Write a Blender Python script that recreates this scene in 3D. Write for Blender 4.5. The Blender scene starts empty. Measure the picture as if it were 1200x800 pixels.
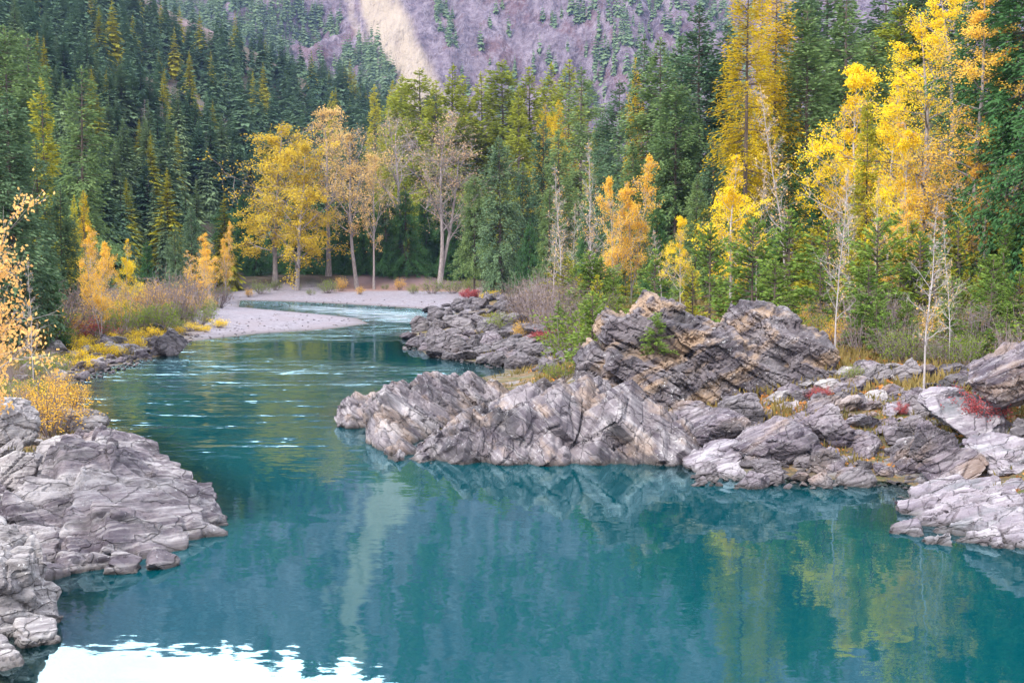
import bpy, math, random
import numpy as np
from math import radians as R_
from mathutils import Vector, Matrix

# ------------------------------------------------------------------ camera, sky, sun, exposure
scn = bpy.context.scene
COL = scn.collection
CAMZ, FPX = 7.0, 1500.0                       # eye height above the water, focal length in photo pixels (1200 wide)
PITCH = math.atan(100.0 / FPX)
cd = bpy.data.cameras.new('camera'); cam = bpy.data.objects.new('camera', cd); COL.objects.link(cam)
cam.location = (0, 0, CAMZ); cam.rotation_euler = (math.pi / 2 - PITCH, 0, 0)
cd.sensor_width = 36.0; cd.lens = 45.0; cd.clip_start = 0.5; cd.clip_end = 8000
scn.camera = cam
scn.render.resolution_x, scn.render.resolution_y = 1024, 682

SUN_EL, SUN_AZ = 44.0, -142.0                 # azimuth measured from +Y towards +X
world = bpy.data.worlds.new('World'); scn.world = world; world.use_nodes = True
wt = world.node_tree; wt.nodes.clear()
def wn(t, **k):
    n = wt.nodes.new(t)
    for a, b in k.items(): setattr(n, a, b)
    return n
sky = wn('ShaderNodeTexSky', sky_type='NISHITA', sun_disc=False)
sky.sun_elevation = R_(SUN_EL); sky.sun_rotation = R_(SUN_AZ); sky.air_density = 1.0; sky.dust_density = 2.0
tc = wn('ShaderNodeTexCoord'); mp = wn('ShaderNodeMapping'); mp.inputs['Scale'].default_value = (2.0, 2.0, 5.0)
ns = wn('ShaderNodeTexNoise'); ns.inputs['Scale'].default_value = 1.2; ns.inputs['Detail'].default_value = 5
cr = wn('ShaderNodeMapRange'); cr.inputs['From Min'].default_value = 0.35; cr.inputs['From Max'].default_value = 0.62
cr.inputs['To Min'].default_value = 0.55; cr.inputs['To Max'].default_value = 1.0
cl = wn('ShaderNodeMix', data_type='RGBA')
cl.inputs['B'].default_value = (17.5, 18.2, 19.5, 1)
bg = wn('ShaderNodeBackground'); bg.inputs['Strength'].default_value = 0.085
wo = wn('ShaderNodeOutputWorld')
L = wt.links.new
# unseen bright cloud added low over the valley head to whiten the river's reflection
dt = wn('ShaderNodeVectorMath', operation='DOT_PRODUCT'); dt.inputs[1].default_value = Vector((-0.16, 0.90, 0.42)).normalized()
gr = wn('ShaderNodeMapRange', interpolation_type='SMOOTHSTEP'); gr.inputs['From Min'].default_value = 0.86; gr.inputs['From Max'].default_value = 0.985
gr.inputs['To Min'].default_value = 1.0; gr.inputs['To Max'].default_value = 3.8
mu = wn('ShaderNodeVectorMath', operation='SCALE'); mu.inputs[0].default_value = (17.5, 18.2, 19.5)
L(tc.outputs['Generated'], dt.inputs[0]); L(dt.outputs['Value'], gr.inputs['Value']); L(gr.outputs['Result'], mu.inputs['Scale']); L(mu.outputs['Vector'], cl.inputs['B'])
L(tc.outputs['Generated'], mp.inputs['Vector']); L(mp.outputs['Vector'], ns.inputs['Vector'])
L(ns.outputs['Fac'], cr.inputs['Value']); L(cr.outputs['Result'], cl.inputs['Factor'])
L(sky.outputs['Color'], cl.inputs['A']); L(cl.outputs['Result'], bg.inputs['Color']); L(bg.outputs['Background'], wo.inputs['Surface'])

sd = bpy.data.lights.new('sun', 'SUN'); sd.energy = 2.8; sd.angle = R_(11); sd.color = (1.0, 0.95, 0.88)
sun = bpy.data.objects.new('sun', sd); COL.objects.link(sun)
sv = Vector((math.sin(R_(SUN_AZ)) * math.cos(R_(SUN_EL)), math.cos(R_(SUN_AZ)) * math.cos(R_(SUN_EL)), math.sin(R_(SUN_EL))))
sun.rotation_euler = sv.to_track_quat('Z', 'Y').to_euler()
scn.view_settings.view_transform = 'Standard'; scn.view_settings.look = 'None'
scn.view_settings.exposure = 0.9; scn.view_settings.gamma = 1.0; scn.view_settings.use_curve_mapping = False
scn.cycles.use_denoising = True
scn.cycles.max_bounces = 6; scn.cycles.diffuse_bounces = 3; scn.cycles.glossy_bounces = 3
scn.cycles.transmission_bounces = 3; scn.cycles.transparent_max_bounces = 6; scn.cycles.volume_bounces = 0
scn.cycles.caustics_reflective = False; scn.cycles.caustics_refractive = False

# ------------------------------------------------------------------ helpers
rs = np.random.RandomState
CP, SP = math.cos(PITCH), math.sin(PITCH)
def raydir(px, py):
    a = (px - 600.0) / FPX; b = (400.0 - py) / FPX
    return np.array([a, CP + b * SP, -SP + b * CP])
def onplane(px, py, z=0.0):                   # where a sight line meets the level z
    d = raydir(px, py); t = (z - CAMZ) / d[2]
    return np.array([d[0] * t, d[1] * t, z])
def atd(px, py, Y):                           # the point of a sight line at distance Y
    d = raydir(px, py); t = Y / d[1]
    return np.array([d[0] * t, Y, CAMZ + d[2] * t])

def _h(ix, iy, iz, seed):
    x = (ix.astype(np.int64) * 374761393 + iy.astype(np.int64) * 668265263 + iz.astype(np.int64) * 2147483647 + seed * 974634777) & 0xFFFFFFFF
    x = ((x ^ (x >> 13)) * 1274126177) & 0xFFFFFFFF
    x = ((x ^ (x >> 16)) * 2246822519) & 0xFFFFFFFF
    return ((x ^ (x >> 15)) & 0xFFFFFF).astype(np.float32) / np.float32(0xFFFFFF)
def vnoise(P, seed=0):
    I = np.floor(P).astype(np.int64); f = (P - I).astype(np.float32); u = f * f * (3 - 2 * f)
    x, y, z = I[..., 0], I[..., 1], I[..., 2]; r = 0
    for dx in (0, 1):
        wx = u[..., 0] if dx else 1 - u[..., 0]
        for dy in (0, 1):
            wy = u[..., 1] if dy else 1 - u[..., 1]
            for dz in (0, 1):
                wz = u[..., 2] if dz else 1 - u[..., 2]
                r = r + wx * wy * wz * _h(x + dx, y + dy, z + dz, seed)
    return r * 2 - 1
def fbm(P, o=4, seed=0, gain=0.5):
    r = 0; a = 1.0; t = 0
    for k in range(o):
        r = r + a * vnoise(P * (2.03 ** k) + 17.3 * k, seed + k); t += a; a *= gain
    return r / t
def fbm2(X, Y, sc, o=4, seed=0, gain=0.5):
    return fbm(np.stack([X * sc, Y * sc, np.zeros_like(X)], -1), o, seed, gain)
def worley(P, seed=0):
    I = np.floor(P).astype(np.int64); F1 = np.full(P.shape[:-1], 9.0, np.float32); F2 = F1.copy(); ID = np.zeros_like(F1)
    for dx in (-1, 0, 1):
        for dy in (-1, 0, 1):
            for dz in (-1, 0, 1):
                cx, cy, cz = I[..., 0] + dx, I[..., 1] + dy, I[..., 2] + dz
                d = np.sqrt((cx + _h(cx, cy, cz, seed) - P[..., 0]) ** 2 + (cy + _h(cx, cy, cz, seed + 1) - P[..., 1]) ** 2 + (cz + _h(cx, cy, cz, seed + 2) - P[..., 2]) ** 2).astype(np.float32)
                cid = _h(cx, cy, cz, seed + 3)
                nearer = d < F1
                F2 = np.where(nearer, F1, np.minimum(F2, d)); ID = np.where(nearer, cid, ID); F1 = np.where(nearer, d, F1)
    return F1, F2, ID
def rot(axis, deg):
    c, s = math.cos(R_(deg)), math.sin(R_(deg))
    return np.array({'x': [[1, 0, 0], [0, c, -s], [0, s, c]], 'y': [[c, 0, s], [0, 1, 0], [-s, 0, c]], 'z': [[c, -s, 0], [s, c, 0], [0, 0, 1]]}[axis])

def make_mesh(name, V, faces, mats, attrs=None, smooth=False):
    """faces: list of (N x k int array, material index); attrs: name -> per-vertex float array"""
    me = bpy.data.meshes.new(name)
    V = np.asarray(V, np.float32); me.vertices.add(len(V)); me.vertices.foreach_set('co', V.ravel())
    faces = [(np.asarray(f, np.int32), m) for f, m in faces if len(f)]
    nl = sum(f.size for f, _ in faces); npoly = sum(len(f) for f, _ in faces)
    me.loops.add(nl); me.polygons.add(npoly)
    me.loops.foreach_set('vertex_index', np.concatenate([f.ravel() for f, _ in faces]))
    tot = np.concatenate([np.full(len(f), f.shape[1], np.int32) for f, _ in faces])
    me.polygons.foreach_set('loop_start', np.concatenate([[0], np.cumsum(tot)[:-1]]).astype(np.int32))
    me.polygons.foreach_set('material_index', np.concatenate([np.full(len(f), m, np.int32) for f, m in faces]))
    me.polygons.foreach_set('use_smooth', np.full(npoly, smooth, bool))
    for m in mats: me.materials.append(m)
    for k, a in (attrs or {}).items():
        at = me.attributes.new(k, 'FLOAT', 'POINT'); at.data.foreach_set('value', np.asarray(a, np.float32))
    me.update(calc_edges=True); me.validate()
    return me
def obj(name, me, parent=None, loc=None):
    o = bpy.data.objects.new(name, me); COL.objects.link(o)
    if parent: o.parent = parent
    if loc is not None: o.location = loc
    return o
def tag(o, label, cat, group=None, kind=None):
    o['label'] = label
    if cat: o['category'] = cat
    if group: o['group'] = group
    if kind: o['kind'] = kind
    return o
def empty(name, loc, rz=0.0, s=1.0):
    o = bpy.data.objects.new(name, None); COL.objects.link(o); o.empty_display_size = 0.5
    o.location = loc; o.rotation_euler = (0, 0, rz); o.scale = (s, s, s) if np.isscalar(s) else s
    return o

# ------------------------------------------------------------------ materials
class NT:
    def __init__(self, name):
        self.m = bpy.data.materials.new(name); self.m.use_nodes = True; self.t = self.m.node_tree; self.t.nodes.clear()
        self.out = self.n('ShaderNodeOutputMaterial')
    def n(self, t, ins=None, **k):
        n = self.t.nodes.new(t)
        for a, b in k.items(): setattr(n, a, b)
        for a, b in (ins or {}).items(): self.set(n, a, b)
        return n
    def set(self, n, key, v):
        s = n.inputs[key]
        if isinstance(v, bpy.types.NodeSocket): self.t.links.new(v, s)
        else:
            if s.type == 'RGBA' and not np.isscalar(v) and len(v) == 3: v = (*v, 1)
            s.default_value = v
    def math(self, op, a, b=0.0, c=0.0, clamp=False):
        n = self.n('ShaderNodeMath', operation=op, use_clamp=clamp)
        for i, v in enumerate((a, b, c)): self.set(n, i, v)
        return n.outputs[0]
    def mix(self, f, a, b, blend='MIX'):
        n = self.n('ShaderNodeMix', data_type='RGBA', blend_type=blend)
        self.set(n, 0, f); self.set(n, 6, a); self.set(n, 7, b)
        return n.outputs[2]
    def rng(self, v, a, b, c=0.0, d=1.0, smooth=False):
        n = self.n('ShaderNodeMapRange', {'Value': v, 'From Min': a, 'From Max': b, 'To Min': c, 'To Max': d})
        if smooth: n.interpolation_type = 'SMOOTHSTEP'
        return n.outputs[0]
    def noise(self, vec, scale, detail=4, rough=0.55, dist=0.0):
        n = self.n('ShaderNodeTexNoise', {'Scale': scale, 'Detail': detail, 'Roughness': rough, 'Distortion': dist})
        if vec is not None: self.set(n, 'Vector', vec)
        return n.outputs['Fac']
    def voro(self, vec, scale, feature='F1', out='Distance', rnd=1.0):
        n = self.n('ShaderNodeTexVoronoi', {'Vector': vec, 'Scale': scale, 'Randomness': rnd}, feature=feature)
        return n.outputs[out]
    def mapping(self, vec, scale=(1, 1, 1), rot=(0, 0, 0), loc=(0, 0, 0)):
        return self.n('ShaderNodeMapping', {'Vector': vec, 'Scale': scale, 'Rotation': tuple(R_(a) for a in rot), 'Location': loc}).outputs[0]
    def attr(self, name):
        return self.n('ShaderNodeAttribute', attribute_name=name).outputs['Fac']
    def objco(self): return self.n('ShaderNodeTexCoord').outputs['Object']
    def pos(self): return self.n('ShaderNodeNewGeometry').outputs['Position']
    def rand(self): return self.n('ShaderNodeObjectInfo').outputs['Random']
    def bump(self, h, strength=1.0, dist=1.0, normal=None):
        n = self.n('ShaderNodeBump', {'Height': h, 'Strength': strength, 'Distance': dist})
        if normal is not None: self.set(n, 'Normal', normal)
        return n.outputs[0]
    def principled(self, col, rough=0.8, normal=None, spec=0.3):
        n = self.n('ShaderNodeBsdfPrincipled', {'Base Color': col, 'Roughness': rough, 'Specular IOR Level': spec})
        if normal is not None: self.set(n, 'Normal', normal)
        return n.outputs[0]
    def done(self, sh):
        self.t.links.new(sh, self.out.inputs['Surface']); return self.m

def leaf_mat(name, a, b, transl=0.35, rnd=0.5):
    t = NT(name)
    f = t.math('ADD', t.math('MULTIPLY', t.attr('tint'), 1 - rnd), t.math('MULTIPLY', t.rand(), rnd))
    c = t.mix(f, a, b)
    d = t.n('ShaderNodeBsdfDiffuse', {'Color': c}).outputs[0]; tr = t.n('ShaderNodeBsdfTranslucent', {'Color': c}).outputs[0]
    return t.done(t.n('ShaderNodeMixShader', {0: transl, 1: d, 2: tr}).outputs[0])
def bark_mat(name, a, b, marks=None):
    t = NT(name); co = t.objco()
    f = t.noise(t.mapping(co, (6, 6, 1.2)), 1.5, 5)
    c = t.mix(t.rng(f, 0.35, 0.65), a, b)
    if marks is not None:
        m = t.rng(t.noise(t.mapping(co, (2, 2, 9)), 1.0, 3), 0.60, 0.68)
        c = t.mix(m, c, marks)
    return t.done(t.principled(c, 0.85, t.bump(f, 0.5, 0.04), 0.2))

def rock_mat(name, a, b, pale, dark, strata=(30, 0, 0), lichen=0.5, tan=None, wet=True, sc=1.0, tanamt=0.6, band=0.85):
    """weathered layered rock: beds along a tilted frame, lichen blotches, dark crevice stain, joints"""
    t = NT(name); co = t.pos()
    fr = t.mapping(co, (1, 1, 1), strata)
    st = t.mapping(fr, (0.5 * sc, 0.5 * sc, 5.5 * sc))
    n1 = t.noise(st, 1.3, 6, 0.6, 0.4)
    n2 = t.noise(co, 0.55 * sc, 5, 0.6)
    n3 = t.noise(co, 5.0 * sc, 6, 0.7)
    c = t.mix(t.rng(n2, 0.42, 0.58), a, b)
    c = t.mix(t.math('MULTIPLY', t.rng(n1, 0.48, 0.68), band), c, pale)
    if tan is not None:
        c = t.mix(t.math('MULTIPLY', t.rng(t.noise(t.mapping(fr, (0.4, 0.4, 1.2), loc=(3, 1, 7)), 1.0, 4), 0.52, 0.62), tanamt), c, tan)
    c = t.mix(t.math('MULTIPLY', t.rng(t.noise(t.mapping(fr, (0.25, 0.25, 0.7), loc=(7, 3, 2)), 1.0, 5, 0.65), 0.54, 0.64), 0.55), c, pale)
    c = t.mix(t.math('MULTIPLY', t.rng(t.noise(t.mapping(fr, (0.3, 0.3, 0.9), loc=(1, 9, 5)), 1.0, 5, 0.65), 0.52, 0.64), 0.8), c, dark)
    bed = t.rng(t.noise(st, 3.0, 4, 0.6, 0.8), 0.36, 0.30)
    c = t.mix(t.math('MULTIPLY', bed, 0.9 * band), c, dark)
    # lichen crusts: small blotches, black and white
    l1 = t.rng(t.noise(co, 9.0 * sc, 5, 0.75), 0.56, 0.63); zone = t.rng(t.noise(co, 0.8 * sc, 3), 0.42, 0.6)
    c = t.mix(t.math('MULTIPLY', t.math('MULTIPLY', l1, zone), lichen), c, dark)
    l2 = t.rng(t.noise(t.mapping(co, loc=(5, 2, 9)), 7.0 * sc, 5, 0.75), 0.6, 0.66)
    c = t.mix(t.math('MULTIPLY', t.math('MULTIPLY', l2, t.rng(t.noise(t.mapping(co, loc=(9, 4, 1)), 0.7 * sc, 3), 0.42, 0.6)), lichen), c, (0.62, 0.61, 0.62))
    # joints
    jw = t.n('ShaderNodeVectorMath', {0: t.mapping(fr, (0.55 * sc, 0.8 * sc, 1.6 * sc)), 1: t.n('ShaderNodeVectorMath', {0: t.n('ShaderNodeTexNoise', {'Vector': co, 'Scale': 1.5}).outputs['Color'], 'Scale': 0.5}, operation='SCALE').outputs[0]}, operation='ADD').outputs[0]
    cr = t.rng(t.voro(jw, 1.0, 'DISTANCE_TO_EDGE'), 0.0, 0.022, 1.0, 0.0)
    c = t.mix(t.math('MULTIPLY', cr, 0.4), c, (0.04, 0.036, 0.04))
    rough = 0.85
    if wet:  # damp and algae-dark band at the water line
        z = t.n('ShaderNodeSeparateXYZ', {0: co}).outputs[2]
        w = t.rng(t.math('ADD', z, t.math('MULTIPLY', n3, 0.12)), 0.08, 0.26, 1.0, 0.0)
        c = t.mix(t.math('MULTIPLY', w, 0.85), c, (0.04, 0.036, 0.034))
    h = t.math('ADD', t.math('MULTIPLY', n1, 0.04), t.math('MULTIPLY', n3, 0.03))
    h = t.math('SUBTRACT', h, t.math('MULTIPLY', cr, 0.05))
    h = t.math('ADD', h, t.math('MULTIPLY', t.noise(co, 22.0, 3, 0.7), 0.012))
    return t.done(t.principled(c, rough, t.bump(h, 0.9, 1.0), 0.25))
# ------------------------------------------------------------------ the lie of the land
SHORE = [(-300, 1100), (-30, 800), (10, 722), (15, 655), (90, 632), (170, 615), (222, 592), (200, 566), (170, 545), (150, 520), (110, 500),
         (85, 480), (78, 455), (105, 437), (150, 425), (212, 412), (222, 400), (300, 391), (380, 386), (432, 379), (418, 373), (380, 369),
         (330, 364.5), (280, 360), (282, 352), (330, 353), (400, 356), (470, 360), (515, 363), (548, 372), (484, 386), (480, 400), (500, 416),
         (540, 422), (590, 428), (590, 437), (540, 446), (490, 458), (440, 473), (425, 484), (455, 494), (480, 506), (510, 520), (540, 530),
         (650, 530), (790, 531), (830, 550), (900, 560), (1055, 564), (1100, 580), (1110, 612), (1165, 624), (1240, 634), (1500, 690),
         (2300, 900), (1500, 1100)]
SH = np.array([onplane(*p)[:2] for p in SHORE])
def poly_sd(X, Y, poly):                      # signed distance, negative inside
    d = np.full(X.shape, 1e9); ins = np.zeros(X.shape, bool); n = len(poly)
    for i in range(n):
        ax, ay = poly[i]; bx, by = poly[(i + 1) % n]
        ex, ey = bx - ax, by - ay; wx, wy = X - ax, Y - ay
        t = np.clip((wx * ex + wy * ey) / (ex * ex + ey * ey + 1e-9), 0, 1)
        d = np.minimum(d, (wx - ex * t) ** 2 + (wy - ey * t) ** 2)
        c = (ay > Y) != (by > Y)
        xi = ax + (Y - ay) * ex / (ey if abs(ey) > 1e-9 else 1e-9)
        ins ^= c & (X < xi)
    d = np.sqrt(d)
    return np.where(ins, -d, d)
def pxpoly(pts, z=0.0): return np.array([onplane(x, y, z)[:2] for x, y in pts])
GRAVEL = [pxpoly([(216, 405), (300, 396), (440, 381), (420, 371), (330, 361), (270, 356), (244, 366), (228, 384)]),
          pxpoly([(200, 359), (330, 361), (400, 364), (470, 368), (520, 369), (556, 366), (560, 347), (400, 345.5), (200, 348)])]
XC_Y = [0, 30, 45, 60, 80, 100, 130, 160, 190, 260]; XC_X = [4, 0, -5, -9, -13, -13, -16, -24, -14, -14]   # mid-stream
RIDGE_PX = [-800, -300, 0, 110, 215, 330, 430, 560, 700, 850, 1200, 1700]
RIDGE_Y = [-260, -190, -75, -40, 30, 85, 135, 205, 235, 245, 235, 160]
D0_PX = [-800, 0, 250, 330, 560, 800, 1700]; D0_Y = [150, 175, 225, 275, 245, 210, 180]
RFAR = 620.0
def sstep(x, a, b):
    t = np.clip((x - a) / (b - a), 0, 1); return t * t * (3 - 2 * t)
def Hgt(X, Y, detail=True):
    X = np.asarray(X, float); Y = np.asarray(Y, float)
    Yc = np.maximum(Y, 3.0); px = 600 + FPX * X / Yc
    s = poly_sd(X, Y, SH)
    so = np.maximum(s, 0)
    hr = np.interp(so, [0, 2, 6, 12, 25, 60, 140], [0, .35, 1.5, 2.7, 4.2, 5.6, 6.0])
    hr = hr * np.interp(Y, [0, 85, 130, 170], [1, 1, .62, .5])
    low = sstep(px, 690, 600) * sstep(Y, 95, 70); hr = hr * (1 - 0.72 * low)        # the low rock bench
    hl = np.interp(so, [0, 3, 8, 15, 30, 60, 140], [0, .45, 1.2, 2.0, 3.2, 4.4, 5.5])
    w = sstep(X - np.interp(Y, XC_Y, XC_X), -3, 3)
    h = hl * (1 - w) + hr * w
    g = np.zeros_like(h)
    for gp in GRAVEL: g = np.maximum(g, sstep(poly_sd(X, Y, gp), 5.0, -2.0))
    h = h * (1 - g) + np.minimum(0.055 * so + 0.06, 1.25) * g
    d0 = np.interp(px, D0_PX, D0_Y); t = np.clip((Y - d0) / (RFAR - d0), 0, 1)
    top = CAMZ + (300 - np.interp(px, RIDGE_PX, RIDGE_Y)) / FPX * RFAR
    rise = t ** 1.12
    h = h + (np.maximum(top - 4, 0) - 0) * rise
    h = h - np.maximum(Y - RFAR, 0) * 0.22
    if detail:
        amp = sstep(so, 0, 5) * 0.28 * (1 - 0.85 * g)
        h = h + fbm2(X, Y, 0.35, 4, 3) * amp + fbm2(X, Y, 0.02, 3, 8) * 9 * sstep(t, 0.02, 0.3)
    und = np.maximum(-3.0, np.where(s < 0, 0.28 * s, 0)) + 0.15 * fbm2(X, Y, 0.8, 3, 5) * (s < -0.3)
    return np.where(s < 0, und, h)
def ground(x, y): return float(Hgt(np.array([x]), np.array([y]))[0])
def hit(px, py, y0=10.0, y1=420.0):           # where a sight line first meets the ground
    Ys = np.linspace(y0, y1, 900); d = raydir(px, py); t = Ys / d[1]
    Z = CAMZ + d[2] * t; H = np.maximum(Hgt(d[0] * t, Ys), 0.0)
    k = np.argmax(Z <= H) if (Z <= H).any() else len(Ys) - 1
    return np.array([d[0] * t[k], Ys[k], max(H[k], 0.0)])

def polar_grid(pxs, Ys):
    PX, YY = np.meshgrid(pxs, Ys); XX = (PX - 600) / FPX * YY
    n, m = len(Ys), len(pxs); i = np.arange((n - 1) * m).reshape(n - 1, m)[:, :-1].ravel()
    return XX, YY, np.stack([i, i + 1, i + 1 + m, i + m], 1)

# ---- ground sheet
pxs = np.concatenate([np.arange(-900, -60, 14), np.arange(-60, 1260, 4.5), np.arange(1260, 2101, 14)])
Ys = np.concatenate([np.linspace(3, 20, 20, endpoint=False), np.geomspace(20, 260, 330, endpoint=False), np.linspace(260, 900, 110)])
XX, YY, Q = polar_grid(pxs, Ys)
ZZ = Hgt(XX, YY)
sdist = poly_sd(XX, YY, SH)
gm = np.zeros_like(XX)
for gp in GRAVEL: gm = np.maximum(gm, sstep(poly_sd(XX, YY, gp) + 1.2 * fbm2(XX, YY, 0.5, 3, 4), 2.0, -1.5))
soil = sstep(poly_sd(XX, YY, pxpoly([(395, 349), (480, 349.5), (556, 352), (556, 340), (395, 341)])) + 2.0 * fbm2(XX, YY, 0.2, 3, 7), 2.5, -2.5)
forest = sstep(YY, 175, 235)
def ground_mat():
    t = NT('ground'); co = t.pos()
    n1 = t.noise(co, 0.35, 5, 0.6); n2 = t.noise(co, 2.2, 5, 0.65); n3 = t.noise(co, 9.0, 4, 0.7)
    c = t.mix(t.rng(n1, 0.4, 0.6), (0.10, 0.075, 0.05), (0.075, 0.085, 0.032))          # humus / moss and grass
    c = t.mix(t.math('MULTIPLY', t.rng(n2, 0.5, 0.62), 0.8), c, (0.24, 0.155, 0.075))    # dry grass
    c = t.mix(t.math('MULTIPLY', t.math('MULTIPLY', t.rng(n3, 0.54, 0.6), t.rng(t.noise(t.mapping(co, loc=(4, 8, 1)), 0.5, 3), 0.45, 0.6)), 0.85), c, (0.40, 0.17, 0.04))  # fallen leaves
    c = t.mix(t.math('MULTIPLY', t.rng(t.noise(t.mapping(co, loc=(1, 3, 6)), 0.8, 4), 0.53, 0.6), 0.8), c, (0.21, 0.195, 0.2))                                      # bare stones showing
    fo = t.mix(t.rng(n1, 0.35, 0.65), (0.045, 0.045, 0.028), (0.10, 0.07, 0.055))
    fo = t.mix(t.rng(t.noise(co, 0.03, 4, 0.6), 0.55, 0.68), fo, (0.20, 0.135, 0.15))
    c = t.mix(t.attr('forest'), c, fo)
    peb = t.voro(co, 3.2, 'F1', 'Color'); pv = t.n('ShaderNodeSeparateColor', {0: peb}).outputs[0]
    g = t.mix(pv, (0.165, 0.15, 0.178), (0.29, 0.265, 0.30))
    g = t.mix(t.rng(t.noise(t.mapping(co, (1, 0.4, 1)), 0.35, 4), 0.45, 0.65), g, (0.225, 0.195, 0.22))
    g = t.mix(t.attr('soil'), g, t.mix(n2, (0.17, 0.10, 0.085), (0.28, 0.17, 0.14)))
    g = t.mix(t.math('MULTIPLY', t.rng(n3, 0.52, 0.62), 0.5), g, (0.13, 0.11, 0.12))
    g = t.mix(t.rng(t.math('ADD', t.n('ShaderNodeSeparateXYZ', {0: co}).outputs[2], t.math('MULTIPLY', n1, 0.25)), 0.2, 0.32, 0.6, 0.0), g, (0.12, 0.11, 0.115))
    c = t.mix(t.attr('gravel'), c, g)
    z = t.n('ShaderNodeSeparateXYZ', {0: co}).outputs[2]
    c = t.mix(t.rng(z, 0.0, 0.10, 0.6, 0.0), c, (0.10, 0.085, 0.06))
    h = t.math('ADD', t.math('MULTIPLY', n2, 0.25), t.math('MULTIPLY', n3, 0.08))
    return t.done(t.principled(c, 0.95, t.bump(h, 0.7, 1.0), 0.15))
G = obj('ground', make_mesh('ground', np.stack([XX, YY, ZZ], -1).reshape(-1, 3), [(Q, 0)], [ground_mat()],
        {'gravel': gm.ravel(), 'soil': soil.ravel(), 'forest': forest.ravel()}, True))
G['kind'] = 'structure'; G['label'] = 'river banks with gravel bars, leaf litter and wooded slopes'

# ---- river
def water_mat():
    t = NT('river_water'); co = t.pos()
    rip, foam, deep = t.attr('ripple'), t.attr('foam'), t.attr('deep')
    flow = t.mapping(co, (0.5, 1.0, 1.0), (0, 0, 14))
    def slope(vec, sc, det): return t.n('ShaderNodeVectorMath', {0: t.n('ShaderNodeTexNoise', {'Vector': vec, 'Scale': sc, 'Detail': det, 'Roughness': 0.6}).outputs['Color'], 1: (0.5, 0.5, 0.5)}, operation='SUBTRACT').outputs[0]
    def scale(v, k): return t.n('ShaderNodeVectorMath', {0: v, 'Scale': k}, operation='SCALE').outputs[0]
    def add(a, b): return t.n('ShaderNodeVectorMath', {0: a, 1: b}, operation='ADD').outputs[0]
    patch = t.rng(t.noise(t.mapping(co, (0.03, 0.085, 1), (0, 0, 14)), 1.0, 3, 0.6), 0.34, 0.60, 0.15, 1.0)
    streak = t.rng(t.noise(t.mapping(co, (0.20, 1.05, 1), (0, 0, 10)), 1.0, 4, 0.65), 0.46, 0.62, 0.18, 1.0)
    amp = t.math('MULTIPLY', t.math('MULTIPLY', rip, patch), streak)
    calm = add(scale(slope(flow, 1.0, 2), 0.020), scale(slope(flow, 5.0, 3), 0.022))
    sl = add(calm, add(scale(slope(flow, 0.8, 2), t.math('MULTIPLY', amp, 1.0)), scale(slope(flow, 3.4, 2), t.math('MULTIPLY', amp, 1.4))))
    sl = t.n('ShaderNodeVectorMath', {0: sl, 1: (1, 1, 0)}, operation='MULTIPLY').outputs[0]
    nrm = t.n('ShaderNodeVectorMath', {0: add(sl, (0, 0, 1))}, operation='NORMALIZE').outputs[0]
    fm = t.rng(t.math('ADD', t.noise(t.mapping(co, (0.25, 1.0, 1)), 1.1, 6, 0.7), t.math('MULTIPLY', foam, 0.30)), 0.74, 0.96)
    body = t.mix(t.noise(co, 0.06, 2), (0.000, 0.034, 0.050), (0.000, 0.050, 0.056))
    fr = t.n('ShaderNodeFresnel', {'IOR': 1.62, 'Normal': nrm}).outputs[0]
    tint = (0.64, 0.93, 1.0)
    gl = t.n('ShaderNodeBsdfGlossy', {'Color': tint, 'Roughness': t.math('ADD', 0.02, t.math('MULTIPLY', amp, 0.24)), 'Normal': nrm}).outputs[0]
    df = t.n('ShaderNodeBsdfDiffuse', {'Color': body}).outputs[0]
    pr = t.n('ShaderNodeMixShader', {0: fr, 1: df, 2: gl}).outputs[0]
    tr = t.n('ShaderNodeBsdfTransparent', {'Color': (0.62, 0.80, 0.74)}).outputs[0]
    clear = t.n('ShaderNodeMixShader', {0: fr, 1: tr, 2: gl}).outputs[0]
    wat = t.n('ShaderNodeMixShader', {0: deep, 1: clear, 2: pr}).outputs[0]
    wh = t.n('ShaderNodeBsdfDiffuse', {'Color': (0.50, 0.57, 0.64)}).outputs[0]
    return t.done(t.n('ShaderNodeMixShader', {0: t.math('MULTIPLY', fm, 0.85), 1: wat, 2: wh}).outputs[0])
wpx = np.concatenate([np.arange(-900, -60, 20), np.arange(-60, 1260, 6), np.arange(1260, 2400, 20)])
wY = np.geomspace(4, 262, 330)
WX, WY, WQ = polar_grid(wpx, wY)
wpxg = 600 + FPX * WX / WY; wpyg = 300 + FPX * CAMZ / WY
wsd = poly_sd(WX, WY, SH)
rip = sstep(WY, 36, 60) * 0.85 * sstep(wpxg - 500, 60, -160) + 0.9 * sstep(WY, 105, 125)
rip = np.clip(rip, 0, 1) * (1 - 0.85 * sstep(poly_sd(WX, WY, pxpoly([(330, 402), (560, 402), (560, 424), (300, 416)])), 6, -3))
rip = np.clip(rip + 0.7 * sstep(poly_sd(WX, WY, pxpoly([(230, 455), (400, 436), (560, 428), (560, 440), (420, 450), (250, 470)])), 3, -2), 0, 1)
foam = sstep(poly_sd(WX, WY, pxpoly([(330, 356), (400, 359), (520, 367), (510, 380), (440, 378), (380, 368), (330, 362)])), 5, -4)
foam = np.maximum(foam, 0.05 * sstep(poly_sd(WX, WY, pxpoly([(300, 398), (430, 386), (520, 384), (510, 392), (330, 404)])), 6, -3))
foam = np.maximum(foam, 0.05 * sstep(poly_sd(WX, WY, pxpoly([(380, 440), (570, 429), (570, 438), (430, 448)])), 3, -2))
deepa = sstep(-wsd, 0.0, 3.2)
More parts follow.
